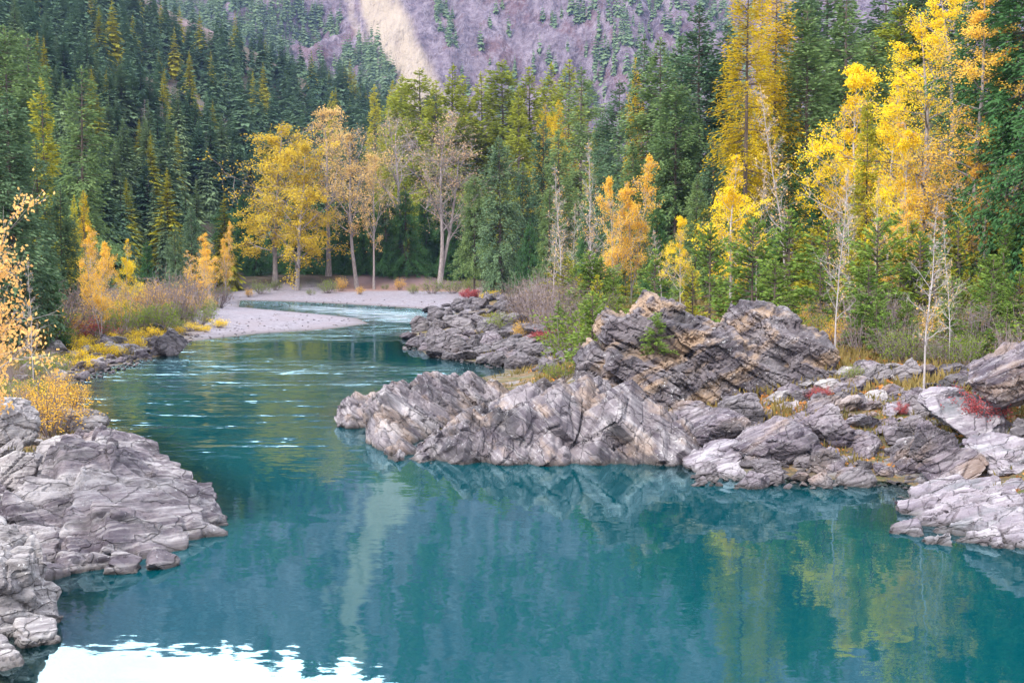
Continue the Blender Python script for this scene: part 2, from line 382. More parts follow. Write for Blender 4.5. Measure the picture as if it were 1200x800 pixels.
WT = obj('water', make_mesh('water', np.stack([WX, WY, np.zeros_like(WX)], -1).reshape(-1, 3), [(WQ, 0)], [water_mat()],
         {'ripple': rip.ravel(), 'foam': foam.ravel(), 'deep': deepa.ravel()}, True))
WT['kind'] = 'structure'; WT['label'] = 'teal green river with calm reflections and pale riffles upstream'

# ---- far mountain
mpx = np.arange(-700, 1900, 3.6); mY = np.linspace(880, 1900, 250)
MX, MY, MQ = polar_grid(mpx, mY)
mp_ = 600 + FPX * MX / MY
sky_y = np.interp(mp_, [-700, 0, 200, 400, 480, 600, 800, 1200, 1900], [-90, -140, -150, -172, -205, -245, -300, -330, -200])
mt = np.clip((MY - 900) / 850, 0, 1)
mtop = CAMZ + (300 - sky_y) / FPX * 1750
MZ = -10 + (mtop + 10) * mt ** 1.05 - np.maximum(MY - 1750, 0) * 0.6
rid = 1 - np.abs(fbm(np.stack([MX * 0.006, MY * 0.003, MX * 0], -1), 5, 21)) * 2
rid2 = 1 - np.abs(fbm(np.stack([MX * 0.03, MY * 0.014, MX * 0], -1), 4, 31)) * 2
MZ = MZ + (rid * 55 - 28) * sstep(mt, 0.02, 0.2) * sstep(mt, 1.05, 0.8) + (rid2 * 24 - 12) * sstep(mt, 0.05, 0.3)
def toimg(X, Y, Z):
    d = Y * CP - (Z - CAMZ) * SP; u = Y * SP + (Z - CAMZ) * CP
    return 600 + FPX * X / d, 400 - FPX * u / d
IX, IY = toimg(MX, MY, MZ)
wob = 22 * fbm2(MX, MY, 0.012, 4, 41)
def chute(cx0, y0, cx1, y1, w0, w1):
    f = np.clip((IY - y0) / (y1 - y0), -1, 1.2); cxx = cx0 + (cx1 - cx0) * f; ww = w0 + (w1 - w0) * f
    return sstep(np.abs(IX + wob - cxx), ww, ww * 0.55)
scree = chute(448, 0, 492, 95, 26, 34)
scree = np.maximum(scree, 0.45 * chute(425, 30, 470, 110, 7, 10))
MZ = MZ - scree * 6
def mountain_mat():
    t = NT('mountain'); co = t.pos()
    n1 = t.noise(t.mapping(co, (0.02, 0.012, 0.02)), 1.0, 7, 0.65); n2 = t.noise(t.mapping(co, (0.08, 0.03, 0.03), (0, 0, 20)), 1.0, 6, 0.7)
    c = t.mix(t.rng(n1, 0.38, 0.62), (0.105, 0.08, 0.11), (0.21, 0.165, 0.20))
    c = t.mix(t.rng(n2, 0.5, 0.68), c, (0.34, 0.28, 0.33))
    c = t.mix(t.math('MULTIPLY', t.rng(t.noise(t.mapping(co, (0.03, 0.02, 0.03), loc=(9, 9, 2)), 1.0, 5, 0.6), 0.52, 0.62), 0.7), c, (0.155, 0.082, 0.088))
    n4 = t.noise(co, 0.16, 6, 0.7)
    c = t.mix(t.math('MULTIPLY', t.rng(n4, 0.48, 0.62), 0.6), c, (0.30, 0.255, 0.295))
    c = t.mix(t.math('MULTIPLY', t.rng(n4, 0.46, 0.36), 0.6), c, (0.06, 0.05, 0.065))
    c = t.mix(t.math('MULTIPLY', t.attr('scree'), t.rng(n2, 0.3, 0.5, 0.75, 1.0)), c, (0.44, 0.36, 0.285))
    return t.done(t.principled(c, 0.95, t.bump(t.math('ADD', t.math('ADD', t.math('MULTIPLY', n1, 16.0), t.math('MULTIPLY', n2, 12.0)), t.math('MULTIPLY', n4, 4.0)), 1.0, 1.0), 0.1))
MT = obj('mountain', make_mesh('mountain', np.stack([MX, MY, MZ], -1).reshape(-1, 3), [(MQ, 0)], [mountain_mat()], {'scree': scree.ravel()}, True))
MT['kind'] = 'structure'; MT['label'] = 'far purple rock mountainside with a pale scree chute'
# ------------------------------------------------------------------ rocks
def surface_nets(D, org, h):
    nx, ny, nz = D.shape; S = D < 0
    cnt = np.zeros((nx - 1, ny - 1, nz - 1), np.int8)
    for a in (0, 1):
        for b in (0, 1):
            for c in (0, 1): cnt += S[a:nx - 1 + a, b:ny - 1 + b, c:nz - 1 + c]
    act = (cnt > 0) & (cnt < 8)
    idx = np.full(act.shape, -1, np.int32); ci = np.argwhere(act); idx[act] = np.arange(len(ci))
    acc = np.zeros((len(ci), 3), np.float32); num = np.zeros(len(ci), np.float32)
    x, y, z = ci[:, 0], ci[:, 1], ci[:, 2]
    cs = [(a, b, c) for a in (0, 1) for b in (0, 1) for c in (0, 1)]
    for p in cs:
        for ax in range(3):
            if p[ax]: continue
            q = list(p); q[ax] = 1
            d0 = D[x + p[0], y + p[1], z + p[2]]; d1 = D[x + q[0], y + q[1], z + q[2]]
            m = (d0 < 0) != (d1 < 0); t = np.where(m, d0 / np.where(m, d0 - d1, 1), 0)
            pt = np.tile(np.array(p, np.float32), (len(ci), 1)); pt[:, ax] = t
            acc += pt * m[:, None]; num += m
    V = (ci + acc / num[:, None]) * h + org
    F = []
    for ax in range(3):
        o1, o2 = (ax + 1) % 3, (ax + 2) % 3
        a = [slice(None)] * 3; b = [slice(None)] * 3; a[ax] = slice(0, -1); b[ax] = slice(1, None)
        e = np.argwhere(S[tuple(a)] != S[tuple(b)])
        ok = (e[:, o1] > 0) & (e[:, o2] > 0) & (e[:, o1] < D.shape[o1] - 1) & (e[:, o2] < D.shape[o2] - 1); e = e[ok]
        qs = []
        for (u, v) in ((-1, -1), (0, -1), (0, 0), (-1, 0)):
            k = e.copy(); k[:, o1] += u; k[:, o2] += v; qs.append(idx[k[:, 0], k[:, 1], k[:, 2]])
        q = np.stack(qs, 1); ins = S[tuple(e.T)]
        q[~ins] = q[~ins][:, ::-1]
        F.append(q)
    return V.astype(np.float32), np.concatenate(F)
def vnormals(V, Q):
    n = np.cross(V[Q[:, 2]] - V[Q[:, 0]], V[Q[:, 3]] - V[Q[:, 1]]); N = np.zeros_like(V)
    for k in range(4): np.add.at(N, Q[:, k], n)
    return N / np.maximum(np.linalg.norm(N, axis=1, keepdims=True), 1e-9)
def fracture(V, Q, frame, big, small, amp, seed, rough=0.05):
    """break a surface into bedded blocks: each block stands a little proud of or behind its neighbours, with dark joints between"""
    N = vnormals(V, Q); P = V + fbm(V * 0.7, 2, seed + 50)[:, None] * 0.18
    P = P @ frame                                       # into the frame of the beds
    f1, f2, i1 = worley(P / np.array(big), seed); e = f2 - f1
    g1, g2, i2 = worley(P / np.array(small) + 31.7, seed + 9); e2 = g2 - g1
    m = 0.25 + 0.75 * sstep(fbm(V * 0.55 + 9.1, 2, seed + 60), -0.15, 0.2); i2 = 0.5 + (i2 - 0.5) * m; e2 = e2 + 0.1 * (1 - m)
    d = (i1 - 0.5) * amp - 0.9 * amp * np.clip(1 - e / 0.10, 0, 1) + (i2 - 0.5) * amp * 0.45 - 0.35 * amp * np.clip(1 - e2 / 0.12, 0, 1)
    d = d + rough * fbm(V * 2.2, 4, seed + 70) + 0.5 * rough * fbm(V * 7.0, 2, seed + 80)
    return V + N * d[:, None]
def box_union(boxes, h, pad=0.3, k=0.0):
    """signed distance of many tilted slabs; boxes: (centre, half sizes, 3x3 frame, rounding)"""
    lo = np.min([c - np.abs(R) @ s for c, s, R, r in boxes], 0) - pad; hi = np.max([c + np.abs(R) @ s for c, s, R, r in boxes], 0) + pad
    n = np.ceil((hi - lo) / h).astype(int) + 1
    D = np.full(n, 1.0, np.float32)
    for c, s, R, r in boxes:
        e = np.abs(R) @ s + 3 * h
        a = np.maximum(np.floor((c - e - lo) / h).astype(int), 0); b = np.minimum(np.ceil((c + e - lo) / h).astype(int) + 1, n)
        gx, gy, gz = [lo[i] + h * np.arange(a[i], b[i]) - c[i] for i in range(3)]
        P = np.stack(np.meshgrid(gx, gy, gz, indexing='ij'), -1).astype(np.float32) @ R.astype(np.float32)
        q = np.abs(P) - (np.asarray(s) - r)
        d = np.linalg.norm(np.maximum(q, 0), axis=-1) + np.minimum(q.max(-1), 0) - r
        sl = tuple(slice(a[i], b[i]) for i in range(3))
        D[sl] = np.minimum(D[sl], d)
    return D, lo
def inpoly(x, y, poly):
    return poly_sd(np.array([x], float), np.array([y], float), poly)[0] < 0
def frame_of(roll, pitch, yaw): return rot('z', yaw) @ rot('x', pitch) @ rot('y', roll)
def outcrop(poly, Yf, n, size, dip, jit, seed, h=0.06, back=1.2, core_step=26, core_half=0.8, rnd=0.03, extra=()):
    """a body of rock built of dipping slabs; poly = its outline as seen, Yf = how far away its face is"""
    r = rs(seed); P = np.array(poly, float); lo, hi = P.min(0), P.max(0); boxes = []
    k = 0
    while k < n:
        x, y = r.uniform(lo[0], hi[0]), r.uniform(lo[1], hi[1])
        sd_ = poly_sd(np.array([x]), np.array([y]), P)[0]
        if sd_ > -3: continue
        Y = Yf(x, y); m = Y / FPX
        lim = max(-sd_ * m * 1.15, 0.25)
        s = np.array([min(r.uniform(*size[0]), lim * 1.4), min(r.uniform(*size[1]), max(lim * 1.1, 0.35)), min(r.uniform(*size[2]), lim * .8)])
        R = frame_of(dip[0] + r.normal() * jit, dip[1] + r.normal() * jit, dip[2] + r.normal() * jit)
        c = atd(x, y, Y + s[1] * 0.55 + r.uniform(-0.3, 0.45)); boxes.append((c, s, R, min(rnd, s.min() * 0.4))); k += 1
    for x in np.arange(lo[0], hi[0], core_step):           # the body behind the face
        for y in np.arange(lo[1], hi[1], core_step * 0.7):
            sd_ = poly_sd(np.array([x]), np.array([y]), P)[0]
            if sd_ > -8: continue
            Y = Yf(x, y); hs = min(core_half, -sd_ * Y / FPX)
            boxes.append((atd(x, y, Y + back + 0.5), np.array([hs, back, hs * 0.8]), frame_of(dip[0] + r.normal() * 6, r.normal() * 8, dip[2] + r.normal() * 8), 0.12))
    boxes += list(extra)
    D, org = box_union(boxes, h)
    return surface_nets(D, org, h)

PURPLE = ((0.072, 0.060, 0.074), (0.170, 0.146, 0.160)); PALE = (0.47, 0.44, 0.45); DARK = (0.028, 0.025, 0.03); TAN = (0.34, 0.235, 0.155)
M_bench = rock_mat('bench_rock', *PURPLE, PALE, DARK, (0, -38, 0), 0.6, TAN, True, 0.9, 0.4, 0.42)
M_crag = rock_mat('crag_rock', (0.060, 0.050, 0.060), (0.125, 0.105, 0.115), (0.30, 0.272, 0.285), (0.035, 0.032, 0.036), (10, 30, 0), 0.95, TAN, False, 0.9, 0.75, 0.4)
M_tongue = rock_mat('tongue_rock', (0.072, 0.060, 0.076), (0.165, 0.140, 0.156), (0.44, 0.415, 0.42), DARK, (25, 20, 20), 0.45, None, True, 0.9, 0.6, 0.6)
M_boul = rock_mat('boulder_rock', (0.072, 0.058, 0.076), (0.155, 0.129, 0.150), (0.42, 0.388, 0.405), (0.05, 0.045, 0.05), (15, 25, 0), 0.7, TAN, True, 1.2, 0.35, 0.4)
M_pale = rock_mat('pale_rock', (0.155, 0.132, 0.16), (0.24, 0.21, 0.24), (0.42, 0.395, 0.42), (0.10, 0.11, 0.12), (10, 15, 0), 0.3, None, True, 1.1)
M_dark = rock_mat('dark_rock', (0.085, 0.075, 0.085), (0.15, 0.13, 0.145), (0.24, 0.22, 0.23), (0.03, 0.027, 0.03), (15, 20, 0), 0.4, None, True, 1.1)
M_lich = rock_mat('lichen_rock', (0.19, 0.172, 0.182), (0.27, 0.245, 0.25), (0.42, 0.40, 0.40), (0.06, 0.055, 0.058), (20, 15, 0), 0.95, None, True, 1.5)

def rock_obj(name, V, Q, mat, label, cat, group=None):
    base = np.array([V[:, 0].mean(), V[:, 1].mean(), V[:, 2].min()])
    o = obj(name, make_mesh(name, V - base, [(Q, 0)], [mat], None, False), None, base)
    return tag(o, label, cat, group)

# low bench along the far side of the pool: beds rising to the right
bp = [(490, 560), (440, 546), (456, 538), (505, 512), (552, 484), (600, 463), (640, 452), (700, 462), (740, 480), (800, 512), (815, 562)]
def Ybench(x, y): return float(np.interp(y, [430, 470, 510, 545, 560], [57, 49, 45.2, 43.1, 42.9]))
V, Q = outcrop(bp, Ybench, 70, ((1.4, 3.4), (0.7, 1.3), (0.25, 0.6)), (-35, 34, -10), 2.5, 11, core_step=30, back=1.0)
V = fracture(V, Q, frame_of(-33, 32, -8), (2.8, 1.8, 0.8), (0.8, 0.8, 0.3), 0.10, 3, 0.015)
rock_obj('rock_bench', V, Q, M_bench, 'long low purple grey rock bench with beds rising to the right, along the calm pool', 'rock')
bp2 = [(391, 492), (398, 482), (420, 474), (455, 466), (490, 459), (520, 452), (560, 448), (610, 452), (600, 470), (545, 490), (505, 510), (480, 540), (452, 538), (442, 518), (430, 504), (400, 500)]
def Ybench2(x, y): return float(np.interp(y, [436, 458, 490, 520, 540], [68, 59, 53.6, 47, 44]))
V, Q = outcrop(bp2, Ybench2, 90, ((0.7, 2.0), (0.8, 1.5), (0.25, 0.7)), (38, 35, 10), 5, 12, core_step=24, h=0.07)
V = fracture(V, Q, frame_of(38, 35, 10), (2.0, 1.4, 0.7), (0.7, 0.6, 0.24), 0.11, 5, 0.025)
rock_obj('rock_point', V, Q, M_bench, 'pale pinkish rock point jutting furthest into the river, steeply bedded', 'rock')
# the big crag
cp = [(690, 470), (684, 440), (700, 410), (735, 383), (757, 352), (775, 345), (805, 364), (838, 378), (862, 371), (880, 360), (912, 362), (930, 385), (962, 412), (978, 440), (950, 462), (900, 475), (860, 492), (812, 505), (770, 497), (725, 480)]
def Ycrag(x, y): return float(np.interp(y, [345, 400, 470, 505], [53.5, 51.0, 49.0, 47.5]) + np.interp(x, [684, 740, 840, 860, 980], [1.2, 0, 0.2, 0.8, 1.8]) + (0.9 if (x - 815) ** 2 / 1600 + (y - 432) ** 2 / 400 < 1 else 0))
ex = []
for (x, y, w, d_, t_, ro, pi) in ((772, 362, .75, .9, .5, 18, 10), (735, 392, 1.2, 1.0, .55, 25, 12), (706, 432, 1.1, .9, .6, 38, 10), (800, 392, 1.5, 1.0, .55, 14, 14), (838, 408, 1.0, 1.0, .55, -6, 15),
                                 (897, 382, 1.1, 1.1, .75, 10, 15), (925, 412, 1.6, 1.1, 1.0, 18, 20), (885, 440, 1.5, 1.1, .8, 22, 18), (860, 410, .8, .8, .5, 5, 10), (945, 436, 1.1, 1.0, .6, 25, 20), (745, 440, 1.4, .9, .4, 32, 8)):
    ex.append((atd(x, y, Ycrag(x, y) + 0.35 * d_), np.array([w, d_, t_]), frame_of(ro, pi, 6), 0.14))
V, Q = outcrop(cp, Ycrag, 95, ((0.6, 1.7), (0.4, 0.9), (0.10, 0.34)), (31, 8, 6), 6, 21, core_step=26, extra=ex, back=1.1)
V = fracture(V, Q, frame_of(31, 8, 6), (1.7, 1.4, 0.42), (0.6, 0.55, 0.15), 0.17, 7, 0.035)
rock_obj('rock_crag', V, Q, M_crag, 'tallest dark lichen covered crag of overhanging slabs above the pool', 'rock')
# right hand bench
rp = [(1052, 622), (1062, 600), (1080, 585), (1058, 592), (1075, 570), (1130, 560), (1200, 556), (1290, 560), (1300, 680), (1190, 662), (1120, 650), (1062, 640), (1050, 628)]
def Yrb(x, y): return float(np.interp(y, [555, 585, 600, 640, 660], [41, 36.6, 34.4, 30.6, 29.6]))
V, Q = outcrop(rp, Yrb, 90, ((0.5, 1.5), (0.5, 1.0), (0.08, 0.22)), (-14, 28, -5), 6, 31, core_step=22, h=0.05)
V = fracture(V, Q, frame_of(-14, 28, -5), (1.0, 0.8, 0.22), (0.35, 0.35, 0.1), 0.13, 8, 0.05)
rock_obj('rock_shelf', V, Q, M_pale, 'pale flat layered rock shelf running into the water at the right edge', 'rock')
# left tongue
lp = [(-60, 710), (40, 690), (120, 676), (215, 662), (272, 640), (279, 616), (240, 585), (205, 560), (180, 532), (150, 514), (128, 512), (112, 530), (78, 562), (44, 590), (0, 602), (-60, 610)]
def Ylt(x, y): return float(np.interp(y, [495, 530, 580, 620, 670, 690], [43, 39, 33.8, 31, 27.6, 27.0]) + np.interp(x, [0, 150, 277], [0.0, 0.2, 0.9]))
V, Q = outcrop(lp, Ylt, 75, ((1.2, 3.0), (0.8, 1.8), (0.2, 0.5)), (24, 32, 12), 7, 41, core_step=24, h=0.06, rnd=0.06)
V = fracture(V, Q, frame_of(22, 34, 12), (4.2, 1.6, 0.9), (1.1, 0.5, 0.26), 0.12, 13, 0.05)
rock_obj('rock_tongue', V, Q, M_tongue, 'broad lilac grey rock tongue sloping from the left bank into the water', 'rock')
# nearest rock, bottom left
ncp = [(-120, 900), (-120, 590), (-40, 606), (6, 622), (34, 650), (50, 700), (58, 722), (50, 745), (40, 770), (10, 800), (30, 860)]
def Ync(x, y): return float(np.interp(y, [590, 700, 800, 900], [25.5, 23.6, 21.3, 18]))
V, Q = outcrop(ncp, Ync, 40, ((0.5, 1.0), (0.4, 0.9), (0.3, 0.6)), (5, 15, 30), 12, 51, core_step=30, h=0.045, rnd=0.15)
V = fracture(V, Q, frame_of(5, 15, 30), (1.1, 1.1, 0.8), (0.4, 0.4, 0.25), 0.10, 15, 0.06)
rock_obj('near_rock', V, Q, M_lich, 'nearest rock knob spotted with black and white lichen in the bottom corner', 'rock')

# ---- loose boulders: chiselled polyhedra with bedding
def boulder_mesh(seed, flat=0.6, planes=13, mat=None, h=0.055):
    r = rs(seed); n = np.ceil(2.7 / h).astype(int); g = np.linspace(-1.35, 1.35, n)
    P = np.stack(np.meshgrid(g, g, g, indexing='ij'), -1).astype(np.float32)
    D = np.linalg.norm(P, axis=-1) - 1.12
    for k in range(planes):
        d = r.normal(size=3); d /= np.linalg.norm(d)
        D = np.maximum(D, P @ d.astype(np.float32) - r.uniform(0.55, 0.95))
    V, Q = surface_nets(D.astype(np.float32), np.array([-1.35] * 3), g[1] - g[0])
    V = V * np.array([1.0, r.uniform(0.75, 1.0), flat])
    V = fracture(V, Q, frame_of(r.uniform(-25, 25), r.uniform(-20, 20), 0), (0.9, 0.8, 0.3), (0.35, 0.35, 0.13), 0.09, seed, 0.05)
    return make_mesh('boulder', V.astype(np.float32), [(Q, 0)], [mat], None, False)
BM = {k: [boulder_mesh(100 + 10 * i + j, fl, pl, m) for j, (fl, pl) in enumerate(((0.5, 12), (0.7, 15), (0.4, 10), (0.8, 16)))]
      for i, (k, m) in enumerate((('g', M_boul), ('p', M_pale), ('d', M_dark), ('l', M_lich)))}
def boulder(px, py, w, kind='g', v=0, rot_=(0, 0, 0), sink=0.35, hgt=1.0, label='', group=None, Y=None, name='boulder'):
    """a boulder whose foot is seen at (px, py), w photo pixels wide"""
    p = hit(px, py) if Y is None else atd(px, py, Y)
    s = 0.5 * w * p[1] / FPX
    o = obj(name, BM[kind][v], None, (p[0], p[1] + s * 0.4, p[2] + s * sink * hgt))
    o.scale = (s, s, s * hgt); o.rotation_euler = tuple(R_(a) for a in rot_)
    return tag(o, label, 'boulder', group)

boulder(198, 417, 42, 'd', 1, (10, 25, 20), 0.5, 1.3, 'dark leaning boulder alone at the waterline beside the left bank')
boulder(34, 583, 42, 'p', 3, (0, 10, 40), 0.5, 1.0, 'small rounded white boulder resting on the lilac rock tongue')
boulder(62, 560, 78, 'l', 0, (25, -30, 30), 0.6, 0.8, 'tilted grey slab boulder lying above the small white boulder')
boulder(95, 512, 66, 'l', 1, (0, 15, 10), 0.5, 0.95, 'pale tan boulder at the tip of the left bank beside the orange bush')
boulder(158, 536, 30, 'd', 3, (0, 10, 60), 0.4, 1.0, 'small dark block perched on the back edge of the rock tongue')
boulder(10, 580, 74, 'l', 3, (0, 0, 20), 0.55, 1.2, 'upright lichen speckled boulder behind the rock tongue at the left edge')
boulder(-8, 530, 90, 'l', 1, (10, 8, 80), 0.6, 1.2, 'big speckled grey boulder topping the left edge of the bank')
boulder(84, 532, 40, 'g', 2, (10, 10, 15), 0.5, 1.0, 'flat grey boulder wedged beneath the pale tan boulder')
boulder(112, 548, 44, 'g', 0, (0, -10, 50), 0.4, 0.8, 'grey boulder lying on top of the lilac rock tongue')
# right side, the notable ones
boulder(1150, 545, 128, 'p', 2, (22, 10, 10), 0.9, 0.9, 'largest white slab boulder lying flat under the red shrub', Y=41.5)
boulder(1092, 566, 66, 'g', 3, (0, -28, 30), 0.85, 1.5, 'dark upright boulder leaning against the white slab', Y=39.0)
boulder(1120, 572, 84, 'g', 2, (15, -26, 5), 0.6, 1.0, 'grey slab boulder propped in front of the white slab', Y=38.2)
boulder(1186, 560, 110, 'p', 0, (20, 5, 15), 0.5, 0.7, 'light grey flat boulder between the white slab and the pale shelf', Y=38.5)
boulder(1192, 500, 120, 'g', 0, (15, 12, 10), 0.7, 1.3, 'big overhanging grey boulder above the white slab at the right edge', Y=41.5)
boulder(1205, 545, 60, 'd', 3, (0, 10, 30), 0.6, 1.3, 'dark block under the overhanging boulder at the right edge', Y=40.5)
boulder(840, 570, 100, 'p', 0, (15, -12, 0), 0.45, 0.9, 'pale streaked boulder at the waterline right of the long rock bench', Y=41.6)
boulder(842, 528, 96, 'g', 0, (12, 8, 0), 0.5, 0.9, 'broad grey boulder with a pale top above the streaked waterline boulder', Y=44)
boulder(912, 560, 120, 'g', 0, (15, 14, 0), 0.55, 1.0, 'large dark grey boulder sloping to the water beside the streaked one', Y=41.6)
boulder(868, 512, 74, 'd', 1, (10, -15, 20), 0.6, 1.1, 'dark blue grey boulder just under the crag')
boulder(968, 530, 80, 'g', 3, (0, 15, 10), 0.6, 1.1, 'rounded lilac boulder in the middle of the rock jumble', Y=43)
boulder(815, 500, 62, 'g', 2, (0, 3, 0), 0.5, 1.0, 'flat brown boulder tucked under the foot of the crag', Y=46.8)
# the jumble
def scatter_px(poly, n, mind, seed, tries=6000):
    r = rs(seed); P = np.array(poly, float); lo, hi = P.min(0), P.max(0); pts = []
    for _ in range(tries):
        x, y = r.uniform(lo[0], hi[0]), r.uniform(lo[1], hi[1])
        if inpoly(x, y, P) and all((x - a) ** 2 + ((y - b) * 1.5) ** 2 > (mind(a, b) if callable(mind) else mind) ** 2 for a, b in pts): pts.append((x, y))
        if len(pts) >= n: break
    return pts
def jumble(poly, n, mind, wr, seed, kinds, label, group, sink=0.3):
    r = rs(seed + 1)
    for x, y in sorted(scatter_px(poly, n, mind, seed), key=lambda p: p[1]):
        boulder(x, y, r.uniform(*wr) * r.uniform(0.8, 1.3), kinds[r.randint(len(kinds))], r.randint(4), (r.uniform(-20, 25), r.uniform(-28, 28), r.uniform(0, 360)), sink, r.uniform(0.7, 1.15), label, group)
jumble([(818, 566), (805, 515), (870, 490), (960, 470), (1075, 490), (1075, 570), (900, 574)], 90, 21, (24, 54), 201, 'gggdgp',
       'grey angular boulder in the jumble between the crag and the white slab', 'boulders of the waterside jumble', 0.12)
jumble([(900, 478), (980, 440), (1150, 440), (1180, 470), (1080, 492), (960, 470)], 46, 15, (22, 44), 203, 'ggdl',
       'grey boulder half buried in leaf litter below the birches', 'boulders on the leafy slope', 0.2)
jumble([(476, 404), (476, 390), (520, 374), (600, 380), (640, 400), (690, 425), (640, 436), (560, 428), (510, 420)], 85, 10, (14, 38), 205, 'gddd',
       'dark grey boulder on the middle rock spit beyond the rock point', 'boulders of the middle spit')
jumble([(500, 367), (520, 360), (560, 352), (615, 350), (620, 366), (556, 372)], 46, 7, (9, 24), 207, 'd',
       'blackish boulder heaped at the far river bend under the pines', 'boulders at the far bend')
jumble([(96, 446), (120, 432), (205, 412), (205, 404), (170, 408), (110, 424)], 46, 8, (10, 26), 209, 'ggd',
       'small grey boulder lining the left bank by the dark leaning boulder', 'boulders lining the left bank')
jumble([(30, 420), (110, 400), (180, 385), (240, 385), (200, 405), (80, 440), (20, 470)], 34, 13, (10, 24), 211, 'gl',
       'grey boulder among yellow brush on the left bank', 'boulders in the left bank brush')
jumble([(30, 520), (110, 510), (130, 520), (90, 545), (10, 600), (-20, 600), (-20, 540)], 16, 20, (26, 46), 213, 'lg',
       'speckled boulder piled behind the lilac rock tongue', 'boulders piled behind the tongue')
jumble([(1300, 640), (1290, 470), (1330, 455), (1480, 470), (1480, 660)], 30, 36, (40, 100), 215, 'ggp',
       'grey boulder on the bank just beyond the right edge', 'boulders beyond the right edge')
# rubble: nobody could count it
def rubble():
    r = rs(77); Vs = []; Fs = []; k = 0
    base = np.array([[-1, -1, -.6], [1, -1, -.6], [1, 1, -.6], [-1, 1, -.6], [-.7, -.7, .6], [.7, -.6, .5], [.6, .7, .6], [-.6, .6, .45]])
    fc = np.array([[3, 2, 1, 0], [4, 5, 6, 7], [0, 1, 5, 4], [1, 2, 6, 5], [2, 3, 7, 6], [3, 0, 4, 7]])
    for poly, n, w in (([(812, 574), (805, 500), (960, 455), (1170, 450), (1170, 500), (1075, 575)], 900, (3, 11)), ([(470, 410), (520, 372), (620, 366), (690, 425), (570, 432)], 500, (2, 7)),
                       ([(96, 450), (205, 414), (240, 390), (130, 400), (40, 440)], 450, (2, 7)), ([(228, 398), (262, 378), (330, 366), (425, 375), (432, 379), (300, 394)], 130, (1, 3)), ([(300, 356), (430, 351), (548, 354), (548, 363), (430, 363), (300, 358)], 90, (1, 2.5)), ([(0, 600), (20, 520), (150, 515), (190, 560), (60, 640)], 120, (3, 9))):
        for x, y in scatter_px(poly, n, 0.5, 300 + k, 3000):
            p = hit(x, y); s = r.uniform(*w) * 0.5 * p[1] / FPX
            R = frame_of(r.uniform(-35, 35), r.uniform(-35, 35), r.uniform(0, 360))
            v = (base * r.uniform(0.7, 1.3, (8, 3)) * np.array([1, r.uniform(.5, 1), r.uniform(.35, .8)]) * s) @ R.T + p + np.array([0, 0, 0.2 * s])
            Vs.append(v); Fs.append(fc + 8 * k); k += 1
    o = obj('rubble', make_mesh('rubble', np.concatenate(Vs), [(np.concatenate(Fs), 0)], [M_boul], None, False))
    tag(o, 'small broken grey stones strewn between the boulders', None, None, 'stuff')
rubble()
# ------------------------------------------------------------------ trees and shrubs
class Buf:                                     # collects quads and tubes of one mesh
    def __init__(s): s.V = []; s.Q = []; s.T = []; s.n = 0
    def add(s, V, Q, tint):
        s.V.append(V); s.Q.append(Q + s.n); s.T.append(np.broadcast_to(np.asarray(tint, np.float32), (len(V),))); s.n += len(V)
    def quads(s, A, B, C, D, tint):            # arrays of corners
        n = len(A); V = np.stack([A, B, C, D], 1).reshape(-1, 3)
        s.add(V, np.arange(4 * n).reshape(n, 4), np.repeat(np.broadcast_to(tint, (n,)), 4))
    def tube(s, P, r, k=5):
        P = np.asarray(P, float); r = np.asarray(r, float); n = len(P)
        T = np.gradient(P, axis=0); T /= np.linalg.norm(T, axis=1, keepdims=True) + 1e-9
        ref = np.array([1.0, 0.0, 0.0]) if abs(T[0, 0]) < 0.8 else np.array([0, 1.0, 0])
        U = np.cross(T, ref); U /= np.linalg.norm(U, axis=1, keepdims=True) + 1e-9; W = np.cross(T, U)
        a = np.arange(k) * 2 * np.pi / k
        V = (P[:, None] + r[:, None, None] * (U[:, None] * np.cos(a)[None, :, None] + W[:, None] * np.sin(a)[None, :, None])).reshape(-1, 3)
        i = np.arange(n - 1)[:, None] * k; j = np.arange(k)[None]; j2 = (j + 1) % k
        s.add(V, np.stack([i + j, i + j2, i + k + j2, i + k + j], -1).reshape(-1, 4), 0.5)
    def mesh(s, name, mat): return make_mesh(name, np.concatenate(s.V), [(np.concatenate(s.Q), 0)], [mat], {'tint': np.concatenate(s.T)}, False)

def unit(v): return v / (np.linalg.norm(v, axis=-1, keepdims=True) + 1e-9)
def leaf_quads(buf, r, base, d, ln, w, tint, flat=0.0):
    """lozenge leaves or needle sprays from base along d"""
    n = len(base); side = unit(np.cross(d, unit(r.normal(size=(n, 3)) + np.array([0, 0, flat]))))
    ln = np.broadcast_to(ln, (n,))[:, None]; w = np.broadcast_to(w, (n,))[:, None]
    mid = base + d * ln * 0.5
    buf.quads(base, mid + side * w * 0.5, base + d * ln, mid - side * w * 0.5, tint)

